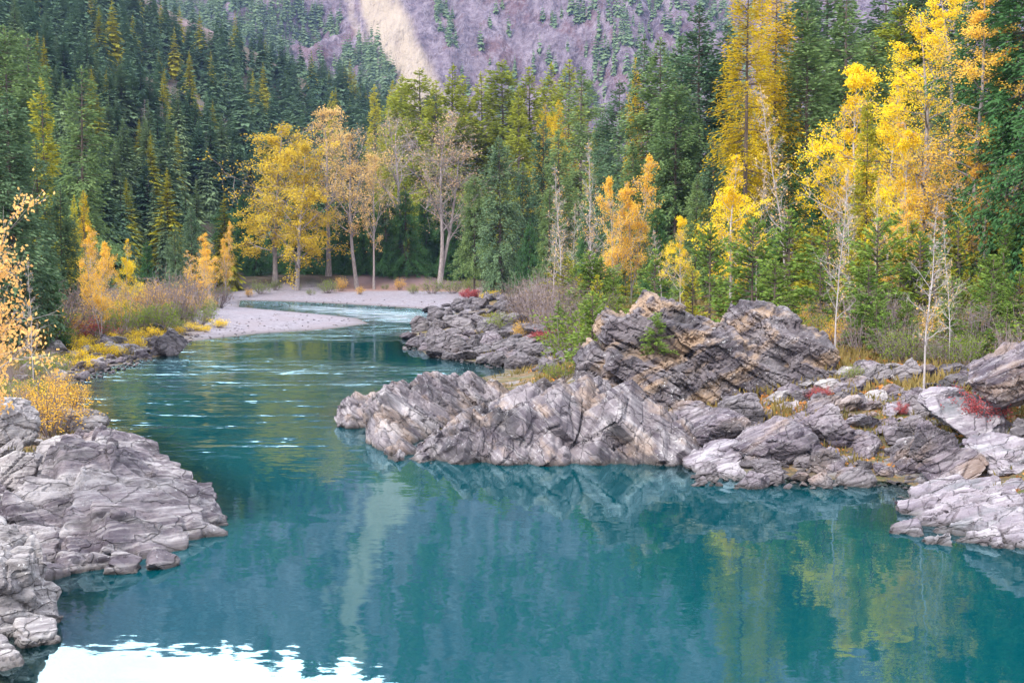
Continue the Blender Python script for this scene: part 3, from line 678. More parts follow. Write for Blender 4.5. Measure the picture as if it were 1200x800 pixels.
def conifer(seed, H=25.0, R=3.2, base=0.06, whorls=60, nbr=6, dens=9.0, sl=0.5, sw=0.16, droop=0.3, shape=0.85, gappy=0.15, up=0.5, trunk=True, trunk_r=None, bulge=0.0, stiff=0.5):
    r = rs(seed); tb, cb = Buf(), Buf()
    tr = trunk_r or H * 0.0085
    zs = np.linspace(0, H * 0.995, 9); wob = np.cumsum(r.normal(size=(9, 2)) * H * 0.0015, 0)
    tb.tube(np.column_stack([wob, zs]), tr * (1 - zs / H) ** 0.8 + 0.015, 6)
    t = np.sort(np.clip(np.linspace(base, 0.985, whorls) + r.normal(size=whorls) * 0.004, base, 0.99))
    clump = 0.72 + 0.5 * np.interp(t, np.linspace(0, 1, 9), r.uniform(0, 1, 9))
    u = (t - base) / (1 - base)
    prof = 1.6 * R * np.minimum((1 - u) ** (shape * 0.85), 0.62 + bulge + 1.6 * u) * clump + 0.012 * H * (1 - u)
    nb = np.maximum(3, r.poisson(nbr, whorls))
    ti = np.repeat(t, nb); ui = np.repeat(u, nb); Lb = np.repeat(prof, nb) * r.uniform(0.6, 1.12, nb.sum())
    lob = 1 + 0.18 * np.sin(np.arange(1, 4)[:, None] * 0)  # kept even
    az = r.uniform(0, 2 * np.pi, len(ti)); keep = r.uniform(size=len(ti)) > gappy
    sect = 0.75 + 0.35 * np.cos(az * 2 + 5 * ui + r.uniform(0, 6)); Lb = Lb * np.clip(sect, 0.7, 1.1)
    ti, ui, Lb, az = ti[keep], ui[keep], np.maximum(Lb[keep], 0.12), az[keep]
    a = (-0.25 + (up + 0.25) * ui) + r.normal(size=len(ti)) * 0.10; b = droop * (1.1 - ui)
    dirx = np.stack([np.cos(az), np.sin(az)], 1)
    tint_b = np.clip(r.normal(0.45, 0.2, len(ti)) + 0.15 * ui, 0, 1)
    # bare sticks
    tip = np.column_stack([dirx * Lb[:, None], ti * H + Lb * (a - b)])
    root = np.column_stack([np.zeros((len(ti), 2)), ti * H]); root[:, :2] += np.column_stack([np.interp(ti * H, zs, wob[:, 0]), np.interp(ti * H, zs, wob[:, 1])])
    tip[:, :2] += root[:, :2]
    wv = np.column_stack([-dirx[:, 1], dirx[:, 0], np.zeros(len(ti))]) * 0.03; wz = np.array([0, 0, 0.035])
    if trunk:
        tb.quads(root - wz, root + wz, tip + wz * .2, tip - wz * .2, 0.5)
    ns = np.maximum(3, np.round(Lb * dens * (1.5 if trunk else 1.3))).astype(int)
    k = np.repeat(np.arange(len(ti)), ns); n = len(k)
    s = r.uniform(0.12, 1.02, n) ** 0.75
    P = np.column_stack([dirx[k] * (Lb[k] * s)[:, None] + root[k, :2], ti[k] * H + Lb[k] * (a[k] * s - b[k] * s * s)])
    P = P + r.normal(size=(n, 3)) * np.array([.10, .10, .30]) * min(1, H / 20) * np.clip(Lb[k] / 1.5, .2, 1.3)[:, None]
    rad = np.column_stack([dirx[k], (a[k] - 2 * b[k] * s)]); tan = np.column_stack([-dirx[k, 1], dirx[k, 0], np.zeros(n)])
    sgn = np.where(r.uniform(size=n) < 0.5, -1.0, 1.0)[:, None]
    d = unit(rad * r.uniform(0.5, 1.1, (n, 1)) + tan * sgn * r.uniform(0.1, 1.0, (n, 1)) + np.column_stack([r.normal(0, .15, n), r.normal(0, .15, n), r.uniform(-0.55, 0.2, n) * (1.3 - stiff)]))
    ln = 1.35 * sl * r.uniform(0.6, 1.35, n) * (1.1 - 0.45 * s) * np.clip(Lb[k] / 1.2, 0.5, 1)
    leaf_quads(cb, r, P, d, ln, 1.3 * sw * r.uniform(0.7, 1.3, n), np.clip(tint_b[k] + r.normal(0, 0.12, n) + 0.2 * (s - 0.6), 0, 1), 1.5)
    # leader
    m = 14; zz = H * r.uniform(0.95, 1.0, m); aa = r.uniform(0, 6.28, m)
    leaf_quads(cb, r, np.column_stack([np.full(m, wob[-1, 0]), np.full(m, wob[-1, 1]), zz]), unit(np.column_stack([np.cos(aa) * .5, np.sin(aa) * .5, np.full(m, 0.9)])), sl * 0.8, sw, 0.6)
    return tb, cb

def tiered(seed, H=24.0, R=3.2, layers=26, n=9, shape=0.9, droop=1.05, ragged=0.25):
    """a conifer seen from afar: ragged tiers of hanging boughs"""
    r = rs(seed); tb, cb = Buf(), Buf()
    tb.tube(np.array([[0, 0, 0], [0, 0, H * .5], [0, 0, H]]), np.array([.26, .15, .02]) * H / 24, 5)
    for k in range(layers):
        u = k / (layers - 1.0); z = H * (0.06 + 0.92 * u); rr = R * ((1 - u) ** shape * min(1, .72 + 2 * u) + 0.03) * r.uniform(.8, 1.12)
        m = max(4, int(n * (1 - .5 * u))); az = r.uniform(0, 6.28) + np.arange(m) * 6.283 / m + r.normal(0, .25, m)
        L = rr * r.uniform(1 - 2 * ragged, 1 + ragged, m); dz = -droop * (1 - .7 * u) + r.normal(0, .12, m) + .9 * u * u
        d = np.column_stack([np.cos(az), np.sin(az), dz]); P = np.column_stack([np.zeros((m, 2)), np.full(m, z) + r.normal(0, .25, m)])
        side = np.column_stack([-np.sin(az), np.cos(az), np.zeros(m)]); w = (6.283 * rr / m * .55) * r.uniform(.7, 1.2, m)
        t = np.clip(r.normal(.40, .07, m), 0, 1)
        mid = P + d * (L * .62)[:, None]; tip = P + d * L[:, None] + np.column_stack([np.zeros((m, 2)), -.10 * L])
        cb.quads(P, mid + side * w[:, None], tip, mid - side * w[:, None], t)
        q = 2                                             # smaller sprays fray the edge of each bough
        for _ in range(q):
            f = r.uniform(.45, .85, m)[:, None]; sg = np.where(r.uniform(size=m) < .5, -1., 1.)[:, None]
            B = P + d * L[:, None] * f + side * sg * (w * .5)[:, None]; e = unit(d * .8 + side * sg * .6 + np.array([0, 0, -.25])); ln = (.35 * L + .15)[:, None]
            n_ = unit(np.cross(e, np.array([0, 0, 1.0]))); cb.quads(B, B + e * ln * .5 + n_ * ln * .22, B + e * ln, B + e * ln * .5 - n_ * ln * .22, np.clip(t + .08, 0, 1))
    return tb, cb

def broadleaf(seed, H=18.0, trunk_r=0.18, first=0.35, limbs=14, spread=0.42, rise=0.9, sub=6, twigs=5, leaves=9, ls=0.16, lean=(0, 0), forks=1, crown_shape=0.6, leafmask=None, droop=0.0, min_r=0.012, wig=0.03):
    """trunk with limbs, branches and twigs; leaves in clusters along the twigs"""
    r = rs(seed); tb, lb = Buf(), Buf(); twP = []
    def path(p, d, ln, n, grav, wv):
        P = [p]; d = unit(d)
        for _ in range(n):
            d = unit(d + r.normal(size=3) * wv + np.array([0, 0, grav])); P.append(P[-1] + d * ln / n)
        return np.array(P)
    stems = []
    for f in range(forks):
        d0 = np.array([lean[0], lean[1], 1.0]) + (r.normal(size=3) * np.array([.18, .18, 0]) if forks > 1 else 0)
        stems.append((path(np.zeros(3) + (np.array([r.normal() * .1, r.normal() * .1, 0]) if forks > 1 else 0), d0, H * (r.uniform(.75, 1.0) if f else 1.0), 12, 0.02, wig), trunk_r * (1 if forks == 1 else .7)))
    for P, r0 in stems:
        m = len(P); rad = r0 * (1 - 0.93 * np.linspace(0, 1, m) ** 0.9) + min_r * .5
        rad[0] *= 1.35; tb.tube(P, rad, 7)
        for i in range(limbs):
            u = first + (0.98 - first) * ((i + r.uniform()) / limbs); f = u * (m - 1); k0 = min(int(f), m - 2); p = P[k0] + (P[k0 + 1] - P[k0]) * (f - k0)
            v = (u - first) / (1 - first); az = i * 2.4 + r.uniform(-.6, .6)
            ln = H * spread * max((1 - v) ** crown_shape * (0.55 + 0.45 * min(1, v * 4 + .3)), 0.05) * r.uniform(.45, 1.3)
            d = np.array([math.cos(az), math.sin(az), rise * r.uniform(.6, 1.3)])
            L1 = path(p, d, ln, 5, 0.04 - droop * .15, .13); r1 = max(np.interp(u, np.linspace(0, 1, m), rad) * .55, min_r * 1.4)
            tb.tube(L1, np.linspace(r1, min_r, 6), 4)
            for j in range(sub):
                uu = r.uniform(.25, 1.0); q = L1[min(int(uu * 5), 5)]; dd = unit(L1[-1] - L1[0]) + r.normal(size=3) * .75 + np.array([0, 0, .15 - droop])
                L2 = path(q, dd, ln * r.uniform(.25, .5), 3, -droop * .2, .18); tb.tube(L2, np.linspace(max(r1 * .4, min_r), min_r * .7, 4), 3)
                for h in range(twigs):
                    q2 = L2[r.randint(1, 4)]; d3 = unit(L2[-1] - L2[0]) + r.normal(size=3) * .9 + np.array([0, 0, .1 - droop]); L3 = path(q2, d3, ln * r.uniform(.10, .2) + .15, 2, -droop * .2, .15)
                    tb.tube(L3, np.linspace(min_r * .7, min_r * .35, 3), 3); twP.append(L3)
    tw = np.array(twP)
    if leaves:
        if leafmask is not None: tw = tw[leafmask(tw[:, 1], r)]
        cl = np.clip(0.5 + 1.3 * fbm(tw[:, 1] * (0.55 if H < 20 else 0.3), 3, seed), 0, 1)      # clusters differ in colour and fullness
        n = np.maximum(0, r.poisson(leaves * (0.12 + 1.6 * cl ** 1.3))); k = np.repeat(np.arange(len(tw)), n)
        if len(k):
            s = r.uniform(0, 1.15, (len(k), 1)); B = tw[k, 0] + (tw[k, 2] - tw[k, 0]) * s + r.normal(size=(len(k), 3)) * ls * .9
            d = unit(r.normal(size=(len(k), 3)) + np.array([0, 0, -.5]))
            leaf_quads(lb, r, B, d, ls * r.uniform(.7, 1.4, len(k)), ls * .75 * r.uniform(.7, 1.2, len(k)), np.clip(cl[k] * .7 + r.normal(.15, .2, len(k)), 0, 1))
    return tb, lb

def shrub(seed, H=1.6, W=1.4, stems=22, leaves=18, ls=0.07, upright=0.9, bare=False):
    r = rs(seed); tb, lb = Buf(), Buf(); tips = []
    for i in range(stems):
        az = r.uniform(0, 6.28); rr = W * .5 * math.sqrt(r.uniform(0, 1)); ht = H * r.uniform(.6, 1.0) * (1 - 0.35 * (rr / (W * .5)) ** 2)
        p = np.array([math.cos(az) * rr * .25, math.sin(az) * rr * .25, 0]); e = np.array([math.cos(az) * rr, math.sin(az) * rr, ht])
        m = (p + e) / 2 + np.array([math.cos(az), math.sin(az), 0]) * rr * .12 + r.normal(size=3) * .04 * H
        P = np.array([p, m, e]); tb.tube(P, np.array([.016, .011, .005]) * (H / 1.6) ** .5, 3)
        for j in range(5):
            q = m + (e - m) * r.uniform(-.3, 1); d = unit((e - p) * .6 / H + r.normal(size=3) * .6); f = q + d * H * r.uniform(.12, .3)
            tb.tube(np.array([q, (q + f) / 2 + r.normal(size=3) * .01, f]), np.array([.007, .005, .003]) * (H / 1.6) ** .5, 3); tips.append((q, f))
    tips = np.array(tips)
    if leaves:
        k = np.repeat(np.arange(len(tips)), r.poisson(leaves, len(tips)))
        B = tips[k, 0] + (tips[k, 1] - tips[k, 0]) * r.uniform(0, 1.2, (len(k), 1)) + r.normal(size=(len(k), 3)) * ls * 1.3
        leaf_quads(lb, r, B, unit(r.normal(size=(len(k), 3)) + np.array([0, 0, .4])), ls * r.uniform(.7, 1.5, len(k)), ls * .7, np.clip(r.normal(.5, .25, len(k)), 0, 1))
    return tb, lb

# materials of leaf and bark
LF = {
    'fir': leaf_mat('fir_needles', (0.052, 0.111, 0.065), (0.169, 0.247, 0.124), .2),
    'cedar': leaf_mat('cedar_sprays', (0.031, 0.088, 0.036), (0.091, 0.195, 0.065), .25),
    'pine': leaf_mat('pine_needles', (0.094, 0.163, 0.065), (0.213, 0.294, 0.106), .25),
    'bluish': leaf_mat('hill_needles', (0.042, 0.108, 0.078), (0.235, 0.310, 0.150), .2, .75),
    'olive': leaf_mat('olive_larch_needles', (0.240, 0.252, 0.030), (0.504, 0.444, 0.048), .35),
    'lime': leaf_mat('green_larch_needles', (0.17, 0.215, 0.028), (0.40, 0.41, 0.05), .35),
    'gold': leaf_mat('golden_larch_needles', (0.33, 0.265, 0.015), (0.70, 0.47, 0.02), .4),
    'young': leaf_mat('sapling_needles', (0.086, 0.172, 0.034), (0.230, 0.322, 0.069), .3),
    'yellow': leaf_mat('yellow_leaves', (0.70, 0.42, 0.012), (0.98, 0.78, 0.05), .45, .15),
    'mustard': leaf_mat('mustard_leaves', (0.38, 0.27, 0.025), (0.74, 0.54, 0.06), .4, .15),
    'orange': leaf_mat('orange_leaves', (0.60, 0.31, 0.045), (0.92, 0.60, 0.09), .4, .15),
    'peach': leaf_mat('peach_leaves', (0.62, 0.33, 0.10), (0.88, 0.58, 0.22), .4, .15),
    'mustardtan': leaf_mat('tan_yellow_leaves', (0.48, 0.30, 0.10), (0.74, 0.52, 0.20), .4, .2),
    'dullgrey': leaf_mat('dead_needles', (0.10, 0.075, 0.085), (0.19, 0.15, 0.16), .2, .3),
    'dull': leaf_mat('dull_tan_leaves', (0.36, 0.22, 0.12), (0.58, 0.40, 0.22), .35, .2),
    'red': leaf_mat('red_leaves', (0.28, 0.05, 0.06), (0.50, 0.14, 0.14), .35, .3),
    'green': leaf_mat('green_leaves', (0.085, 0.15, 0.025), (0.26, 0.32, 0.05), .35, .4),
    'brush': leaf_mat('brown_brush_leaves', (0.14, 0.10, 0.06), (0.30, 0.20, 0.11), .3, .4),
}
BK = {
    'brown': bark_mat('conifer_bark', (0.05, 0.038, 0.032), (0.12, 0.09, 0.075)),
    'grey': bark_mat('cottonwood_bark', (0.16, 0.135, 0.135), (0.30, 0.26, 0.25)),
    'birch': bark_mat('birch_bark', (0.27, 0.235, 0.235), (0.43, 0.39, 0.385), (0.07, 0.06, 0.06)),
    'twig': bark_mat('twig_bark', (0.13, 0.10, 0.105), (0.25, 0.20, 0.20)),
}
PROTO = {}
def proto(key, H, gen, leaf, bark):
    tb, lb = gen
    PROTO[key] = (H, tb.mesh('trunk', BK[bark]) if tb.n else None, lb.mesh('crown', LF[leaf]) if lb.n else None)
for i in range(3):
    proto(f'fir{i}', 25, conifer(300 + i, 25, (3.4, 3.0, 3.8)[i], .05, 72, 6, 13, .42, .125, .35, (.85, .75, .95)[i], .16, .5), 'fir', 'brown')
    proto(f'spruce{i}', 25, conifer(310 + i, 25, (3.3, 3.9, 3.0)[i], (.14, .22, .10)[i], 60, 6, 13, .44, .125, .28, (.7, .6, .8)[i], .22, .45, bulge=.2), 'pine', 'brown')
    proto(f'cedar{i}', 20, conifer(320 + i, 20, (3.3, 3.8, 3.0)[i], .02, 64, 7, 22, .31, .075, .5, (.8, .7, .75)[i], .10, .35, stiff=.1), 'cedar', 'brown')
    proto(f'gold{i}', 30, conifer(330 + i, 30, (3.6, 3.1, 3.4)[i], (.26, .3, .2)[i], 56, 6, 13, .36, .08, .25, (.7, .8, .75)[i], .34, .5), 'gold', 'brown')
    proto(f'lime{i}', 28, conifer(340 + i, 28, (3.4, 3.0, 3.8)[i], .12, 56, 6, 11, .52, .15, .2, (.75, .85, .8)[i], .15, .5), 'lime', 'brown')
    proto(f'olive{i}', 28, conifer(350 + i, 28, (3.0, 2.7, 3.3)[i], .12, 46, 6, 8, .62, .16, .2, (.75, .85, .8)[i], .2, .5), 'olive', 'brown')
    proto(f'younglime{i}', 5, conifer(365 + i, 5, (1.0, 1.2, .9)[i], .05, 22, 6, 18, .26, .07, .05, .75, .2, .9, trunk_r=.05), 'olive', 'brown')
    proto(f'young{i}', 5, conifer(360 + i, 5, (1.1, 1.3, .95)[i], .05, 22, 6, 22, .26, .07, .05, (.75, .65, .85)[i], .2, .9, trunk_r=.05), 'young', 'brown')
for i in range(5): proto(f'hill{i}', 24, tiered(370 + i, 24, (5.0, 4.3, 5.6, 4.6, 4.0)[i], 58, 26, (.95, .85, 1.05, .8, 1.0)[i], (.8, .95, .7, .85, 1.0)[i], .38), 'bluish', 'brown')
for i in range(2): proto(f'hilllarch{i}', 24, tiered(380 + i, 24, (4.2, 3.6)[i], 54, 22, .9, .7, .38), 'olive', 'brown')
for i in range(2): proto(f'hilldead{i}', 20, conifer(385 + i, 20, 2.4, .1, 40, 5, 3.0, .5, .05, .2, .8, .2, .5), 'dullgrey', 'twig')
for i in range(3): proto(f'farhc{i}', 24, tiered(392 + i, 24, (5.0, 4.2, 5.5)[i], 28, 13, (.95, .85, 1.05)[i], .8, .35), 'bluish', 'brown')
proto('farhl0', 24, tiered(396, 24, 4.2, 28, 13, .9, .7, .35), 'olive', 'brown')
for i in range(2):
    proto(f'aspen{i}', 14, broadleaf(400 + i, 14, .11, .20, 24, .30, 1.0, 8, 5, 14, .115, crown_shape=.8), 'yellow', 'birch')
    proto(f'orange{i}', 12, broadleaf(410 + i, 12, .09, .18, 18, .29, 1.0, 7, 5, 7, .125, forks=2, crown_shape=.75), 'orange', 'birch')
    proto(f'mustard{i}', 26, broadleaf(420 + i, 26, .30, .14, 22, .36, .9, 9, 6, 14, .25, droop=.4, min_r=.02, crown_shape=.5), 'mustard', 'grey')
    proto(f'bare{i}', 26, broadleaf(430 + i, 26, .42, .34, 14, .34, 1.5, 9, 9, 1.0, .22, forks=1 + i, crown_shape=.35, min_r=.022), 'dull', 'grey')
    proto(f'tancotton{i}', 25, broadleaf(440 + i, 25, .30, .30, 18, .33, 1.3, 8, 7, 4.5, .24, crown_shape=.45, min_r=.02), 'mustardtan', 'grey')
    proto(f'thin{i}', 12, broadleaf(450 + i, 12, .064, .24, 26, .18, 1.0, 6, 5, 0.35, .11, crown_shape=.8, min_r=.008), 'peach', 'birch')
proto('bigcotton', 30, broadleaf(460, 30, .30, .16, 32, .25, .75, 9, 6, 12, .14, droop=.1, min_r=.014), 'yellow', 'grey')
proto('ragged', 27, broadleaf(461, 27, .25, .14, 28, .19, .5, 7, 5, 9, .13, droop=.3, min_r=.013, lean=(-.05, 0)), 'orange', 'grey')
for i in range(3):
    proto(f'bareshrub{i}', 2.2, shrub(500 + i, 2.2, (2.2, 1.8, 2.6)[i], 34, 1.2, .07), 'brush', 'twig')
    proto(f'yellowshrub{i}', 1.4, shrub(510 + i, 1.4, (1.8, 1.5, 2.2)[i], 26, 8, .08), 'yellow', 'twig')
    proto(f'orangeshrub{i}', 2.4, shrub(520 + i, 2.4, (2.2, 1.9, 2.4)[i], 34, 16, .06), 'orange', 'twig')
    proto(f'greenshrub{i}', 1.6, shrub(530 + i, 1.6, (1.9, 1.6, 2.1)[i], 28, 8, .07), 'green', 'twig')
    proto(f'redshrub{i}', 1.1, shrub(540 + i, 1.1, (1.6, 1.3, 1.9)[i], 30, 34, .05), 'red', 'twig')

def plant(key, px, top, Y=None, base=None, label='', cat='tree', name='tree', group=None, wide=1.0, rz=None, foot=None, H=None):
    """plant a tree whose foot is seen at (px, base), or stands Y metres away under the column px, with its tip seen at height top"""
    H0, tm, cm = PROTO[key]
    if base is not None: p = hit(px, base)
    elif foot is not None: p = np.array(foot)
    else:
        a = atd(px, 300, Y); p = np.array([a[0], Y, ground(a[0], Y)])
    if H is None: H = max(atd(px, top, p[1])[2] - p[2], 0.3)
    s = H / H0
    o = empty(name, (p[0], p[1], p[2] - 0.08 * min(1, s * 4)), R_(rz) if rz is not None else (px * 37 % 360) * .0175, (s * wide, s * wide, s))
    if 'leaning' in label and cat == 'tree' and 'behind' not in label:
        o.rotation_euler = (Matrix.Rotation(-0.11, 3, 'Y') @ Matrix.Rotation(o.rotation_euler.z, 3, 'Z')).to_euler()
    tag(o, label, cat, group)
    if tm: obj('trunk' if cat == 'tree' else 'stems', tm, o)
    if cm: obj('crown' if cat == 'tree' else 'foliage', cm, o)
    return o
# ------------------------------------------------------------------ the wood, tree by tree
T = plant
# far side of the river: cottonwoods above the back beach (about 230 m away)
G1 = 'cottonwoods along the back beach'
T('mustard0', 322, 146, 228, None, 'wide mustard yellow cottonwood, leftmost above the back beach', name='cottonwood_tree', group=G1, wide=1.45)
T('mustard1', 348, 168, 221, None, 'drooping mustard yellow cottonwood in front of the wide leftmost one', name='cottonwood_tree', group=G1, wide=1.35)
T('tancotton0', 385, 132, 236, None, 'pale yellow thinning cottonwood with the highest crown above the beach', name='cottonwood_tree', group=G1, wide=1.35)
T('tancotton1', 418, 160, 225, None, 'leaning grey trunked cottonwood with peach leaves', name='cottonwood_tree', group=G1, wide=1.2)
T('tancotton0', 438, 185, 222, None, 'narrow tan leaved cottonwood standing on the beach edge', name='cottonwood_tree', group=G1, wide=.8)
T('bare0', 470, 150, 236, None, 'bare pinkish cottonwood behind the narrow tan leaved one', name='cottonwood_tree', group=G1, wide=1.2)
T('bare1', 515, 146, 224, None, 'bare round crowned cottonwood with twin grey trunk, rightmost on the beach', name='cottonwood_tree', group=G1, wide=1.35)
# dark cedars right behind them
r = rs(5)
for i, (x, y) in enumerate(((262, 262), (286, 250), (300, 284), (325, 262), (350, 240), (372, 258), (395, 250), (410, 262), (430, 235), (452, 250), (476, 245), (498, 252), (520, 235), (540, 258), (556, 250), (500, 285), (548, 288), (425, 285), (360, 290))):
    T(f'cedar{i % 3}', x, y - 22, 236 + r.uniform(-3, 14), None, 'dark green cedar in the shaded row behind the bare cottonwoods', name='cedar_tree', group='dark cedars behind the beach', wide=1.5)
# middle conifers, 130 to 260 m
for i, (k, x, y, Y, w, l) in enumerate((
    ('fir0', 586, 158, 188, 1.15, 'broad dark fir standing at the river bend, tallest beside the bare cottonwood'),
    ('spruce1', 556, 205, 196, 1.0, 'sparse olive pine just left of the broad dark fir'),
    ('fir0', 508, 104, 275, 1.0, 'dark fir sticking up among pale green larches'),
    ('fir2', 638, 140, 205, 1.15, 'grey green fir right of the broad dark bend fir'),
    ('spruce0', 655, 152, 200, 1.1, 'soft grey pine below the yellow topped larch'),
    ('spruce2', 680, 80, 215, 1.2, 'heavy topped dark pine standing over the middle wood'),
    ('fir1', 612, 190, 196, 1.0, 'dark fir crowded against the broad bend fir'),
    ('fir0', 705, 130, 175, 1.0, 'dark fir behind the leaning bare birch'),
    ('fir1', 725, 95, 160, 1.1, 'deep green fir left of the orange larch spire'),
    ('fir2', 752, 40, 150, 1.0, 'tall fir with its tip beside the orange larch spire'),
    ('spruce2', 772, 44, 142, 1.25, 'full grey green pine just left of the tallest middle fir'),
    ('fir0', 795, 38, 150, 1.1, 'grey green fir crowding behind the tallest middle fir'),
    ('fir1', 818, 4, 132, 1.15, 'tallest middle fir, dark and pointed, left of the golden larch'),
    ('spruce1', 790, 95, 125, 1.1, 'dusky pine in front of the tallest middle fir'),
    ('spruce0', 742, 165, 128, 1.0, 'olive pine behind the orange aspens'),
    ('fir2', 835, 150, 112, .9, 'dark fir under the golden larch'),
    ('spruce0', 815, 205, 98, 1.1, 'olive young pine left of the small yellow aspen'),
    ('cedar0', 620, 255, 180, 1.2, 'bright green cedar in the gap right of the bend fir'),
    ('cedar1', 690, 245, 135, 1.2, 'green cedar in the hollow behind the thin birches'),
    ('spruce2', 643, 212, 138, 1.0, 'yellow green pine behind the pale birch pole'),
    ('cedar2', 770, 240, 105, 1.2, 'green cedar below the dusky pine'),
    # right
    ('spruce0', 945, 6, 100, 1.35, 'huge soft green pine right of the golden larch'),
    ('spruce2', 985, -20, 108, 1.2, 'tall green pine cut by the top of the picture'),
    ('fir0', 935, -30, 122, 1.3, 'tall dark fir behind the huge soft pine'),
    ('fir2', 968, -55, 126, 1.3, 'tall dark fir between the huge soft pine and the top edge'),
    ('fir1', 1035, -25, 124, 1.3, 'tall dark fir behind the pointed yellow aspen'),
    ('spruce0', 1062, -50, 120, 1.3, 'tall pine behind the large yellow cottonwood'),
    ('fir0', 1098, -70, 118, 1.3, 'tall fir closing the gap behind the orange cottonwood'),
    ('fir2', 848, 25, 134, 1.2, 'grey fir peeping out left of the golden larch'),
    ('spruce1', 1018, 40, 112, 1.2, 'blue green pine between the yellow aspen and the yellow cottonwood'),
    ('cedar0', 925, 190, 84, 1.2, 'bright green cedar behind the bare white birch'),
    ('cedar1', 960, 170, 90, 1.1, 'dark green cedar behind the pointed yellow aspen'),
    ('cedar2', 895, 235, 88, 1.2, 'green cedar between the small yellow aspen and the bare birch'),
    ('cedar0', 1192, -120, 66, 1.25, 'massive dark cedar filling the right edge'),
    ('cedar1', 1160, -60, 72, 1.0, 'dark cedar behind the ragged orange cottonwood'),
    ('cedar2', 1245, -60, 62, 1.2, 'dark cedar just outside the right edge'),
    ('fir1', 1070, 130, 95, 1.1, 'dark fir in the gap behind the yellow cottonwood'),
    ('fir0', 1110, 60, 98, 1.1, 'dark fir hidden behind the orange cottonwood crown'),
    ('cedar1', 1020, 220, 88, 1.2, 'shaded cedar under the yellow aspen'),
    ('cedar2', 1090, 230, 84, 1.2, 'shaded cedar behind the tall grey trunks'),
    ('cedar0', 1140, 240, 80, 1.2, 'shaded cedar behind the right grey trunks'),
    ('spruce1', 865, 230, 92, 1.0, 'olive pine behind the small yellow aspen'),
    ('fir0', 1300, -40, 70, 1.2, 'dark fir a little beyond the right edge'), ('cedar0', 1365, -60, 64, 1.2, 'broad cedar farther beyond the right edge'),
    ('spruce1', 1440, -20, 68, 1.2, 'olive pine far beyond the right edge'), ('fir2', 1520, -80, 60, 1.2, 'outermost fir beyond the right edge'), ('fir1', 1340, 0, 90, 1.2, 'fir in the second row beyond the right edge'),
    # left bank
    ('spruce2', 98, 78, 152, 1.15, 'open layered fir above the orange larch on the left slope'),
    ('spruce0', 40, 40, 178, 1.15, 'tall olive grey pine on the left slope'),
    ('spruce1', 12, 30, 165, 1.1, 'bushy olive pine at the left edge'),
    ('fir0', 14, 104, 84, 1.25, 'dense bright green fir behind the peach leaved tree'),
    ('fir2', 72, 215, 100, 1.1, 'dark green fir behind the small yellow larch'),
    ('fir1', 45, 165, 98, 1.1, 'deep green fir above the left bank brush'),
    ('fir1', -30, 60, 80, 1.3, 'dense green fir just outside the left edge'),
    ('cedar0', 60, 300, 86, 1.2, 'low green cedar in the left bank brush'),
    ('cedar2', 172, 280, 150, 1.1, 'small bluish fir behind the yellow sapling'),
    ('fir1', 205, 262, 170, 1.1, 'dark fir behind the grey bare shrubs'),
    ('fir0', 225, 240, 182, 1.1, 'dark fir left of the pointed orange aspen'),
)):
    T(k, x, y, Y, None, l, name='conifer_tree', group='conifers of the valley floor', wide=w)
# larches
for k, x, y, Y, w, l in (
    ('gold0', 872, -55, 96, 1.0, 'tall golden larch, fullest of the three, with drooping boughs'),
    ('gold1', 905, -70, 101, .8, 'second golden larch close behind the fullest one'),
    ('gold2', 888, -30, 104, .7, 'slender golden larch between the two tall ones'),
    ('olive0', 1014, 108, 74, .8, 'greenish yellow larch in front of the pointed yellow aspen'),
    ('gold1', 744, 66, 144, .55, 'thin orange larch spire between dark firs'),
    ('gold2', 640, 120, 232, .9, 'yellow topped larch in the middle wood'),
    ('gold0', 655, 116, 240, .8, 'bright yellow green larch beside the yellow topped one'),
    ('olive1', 697, 150, 190, .8, 'mustard larch behind the leaning bare birch'),
    ('lime0', 492, 80, 275, 1.43, 'broad pale green larch above the bare cottonwood'),
    ('lime1', 530, 75, 275, 1.43, 'pale green larch, second in the row above the bare cottonwood'),
    ('lime2', 545, 88, 285, 1.30, 'pale green larch with a rounded top in the row above the bend'),
    ('lime0', 590, 70, 280, 1.49, 'tallest pale green larch above the bend fir'),
    ('lime1', 565, 85, 290, 1.30, 'pale green larch left of the tallest one'),
    ('lime2', 622, 78, 285, 1.30, 'pale green larch right of the tallest one'),
    ('lime1', 645, 74, 280, 1.30, 'yellow green larch behind the yellow topped larch'),
    ('lime2', 510, 95, 265, 1.2, 'shorter pale green larch in front of the row above the bare cottonwood'),
    ('lime1', 607, 100, 260, 1.2, 'shorter pale green larch below the tallest one'),
    ('lime0', 475, 88, 295, 1.2, 'pale green larch at the left of the broad one'),
    ('olive2', 462, 95, 310, .9, 'narrow olive larch left of the broad pale green one'),
    ('olive0', 440, 100, 318, .9, 'yellowish larch spire at the left end of the pale row'),
    ('lime2', 665, 70, 275, 1.17, 'dull green larch next to the heavy topped pine'),
    ('lime0', 1045, 5, 118, 1.30, 'yellow green larch behind the yellow cottonwood'),
    ('olive1', 54, 92, 130, .9, 'olive bronze larch on the left slope'),
    ('gold0', 100, 222, 118, .75, 'small yellow larch above the left bank brush'),
    ('olive2', 88, 228, 112, .6, 'slim yellow green larch beside the small yellow one'),
    ('olive1', 390, 108, 330, .9, 'small olive larch behind the highest cottonwood crown'),
): T(k, x, y, Y, None, l, name='larch_tree', group='larches', wide=w)
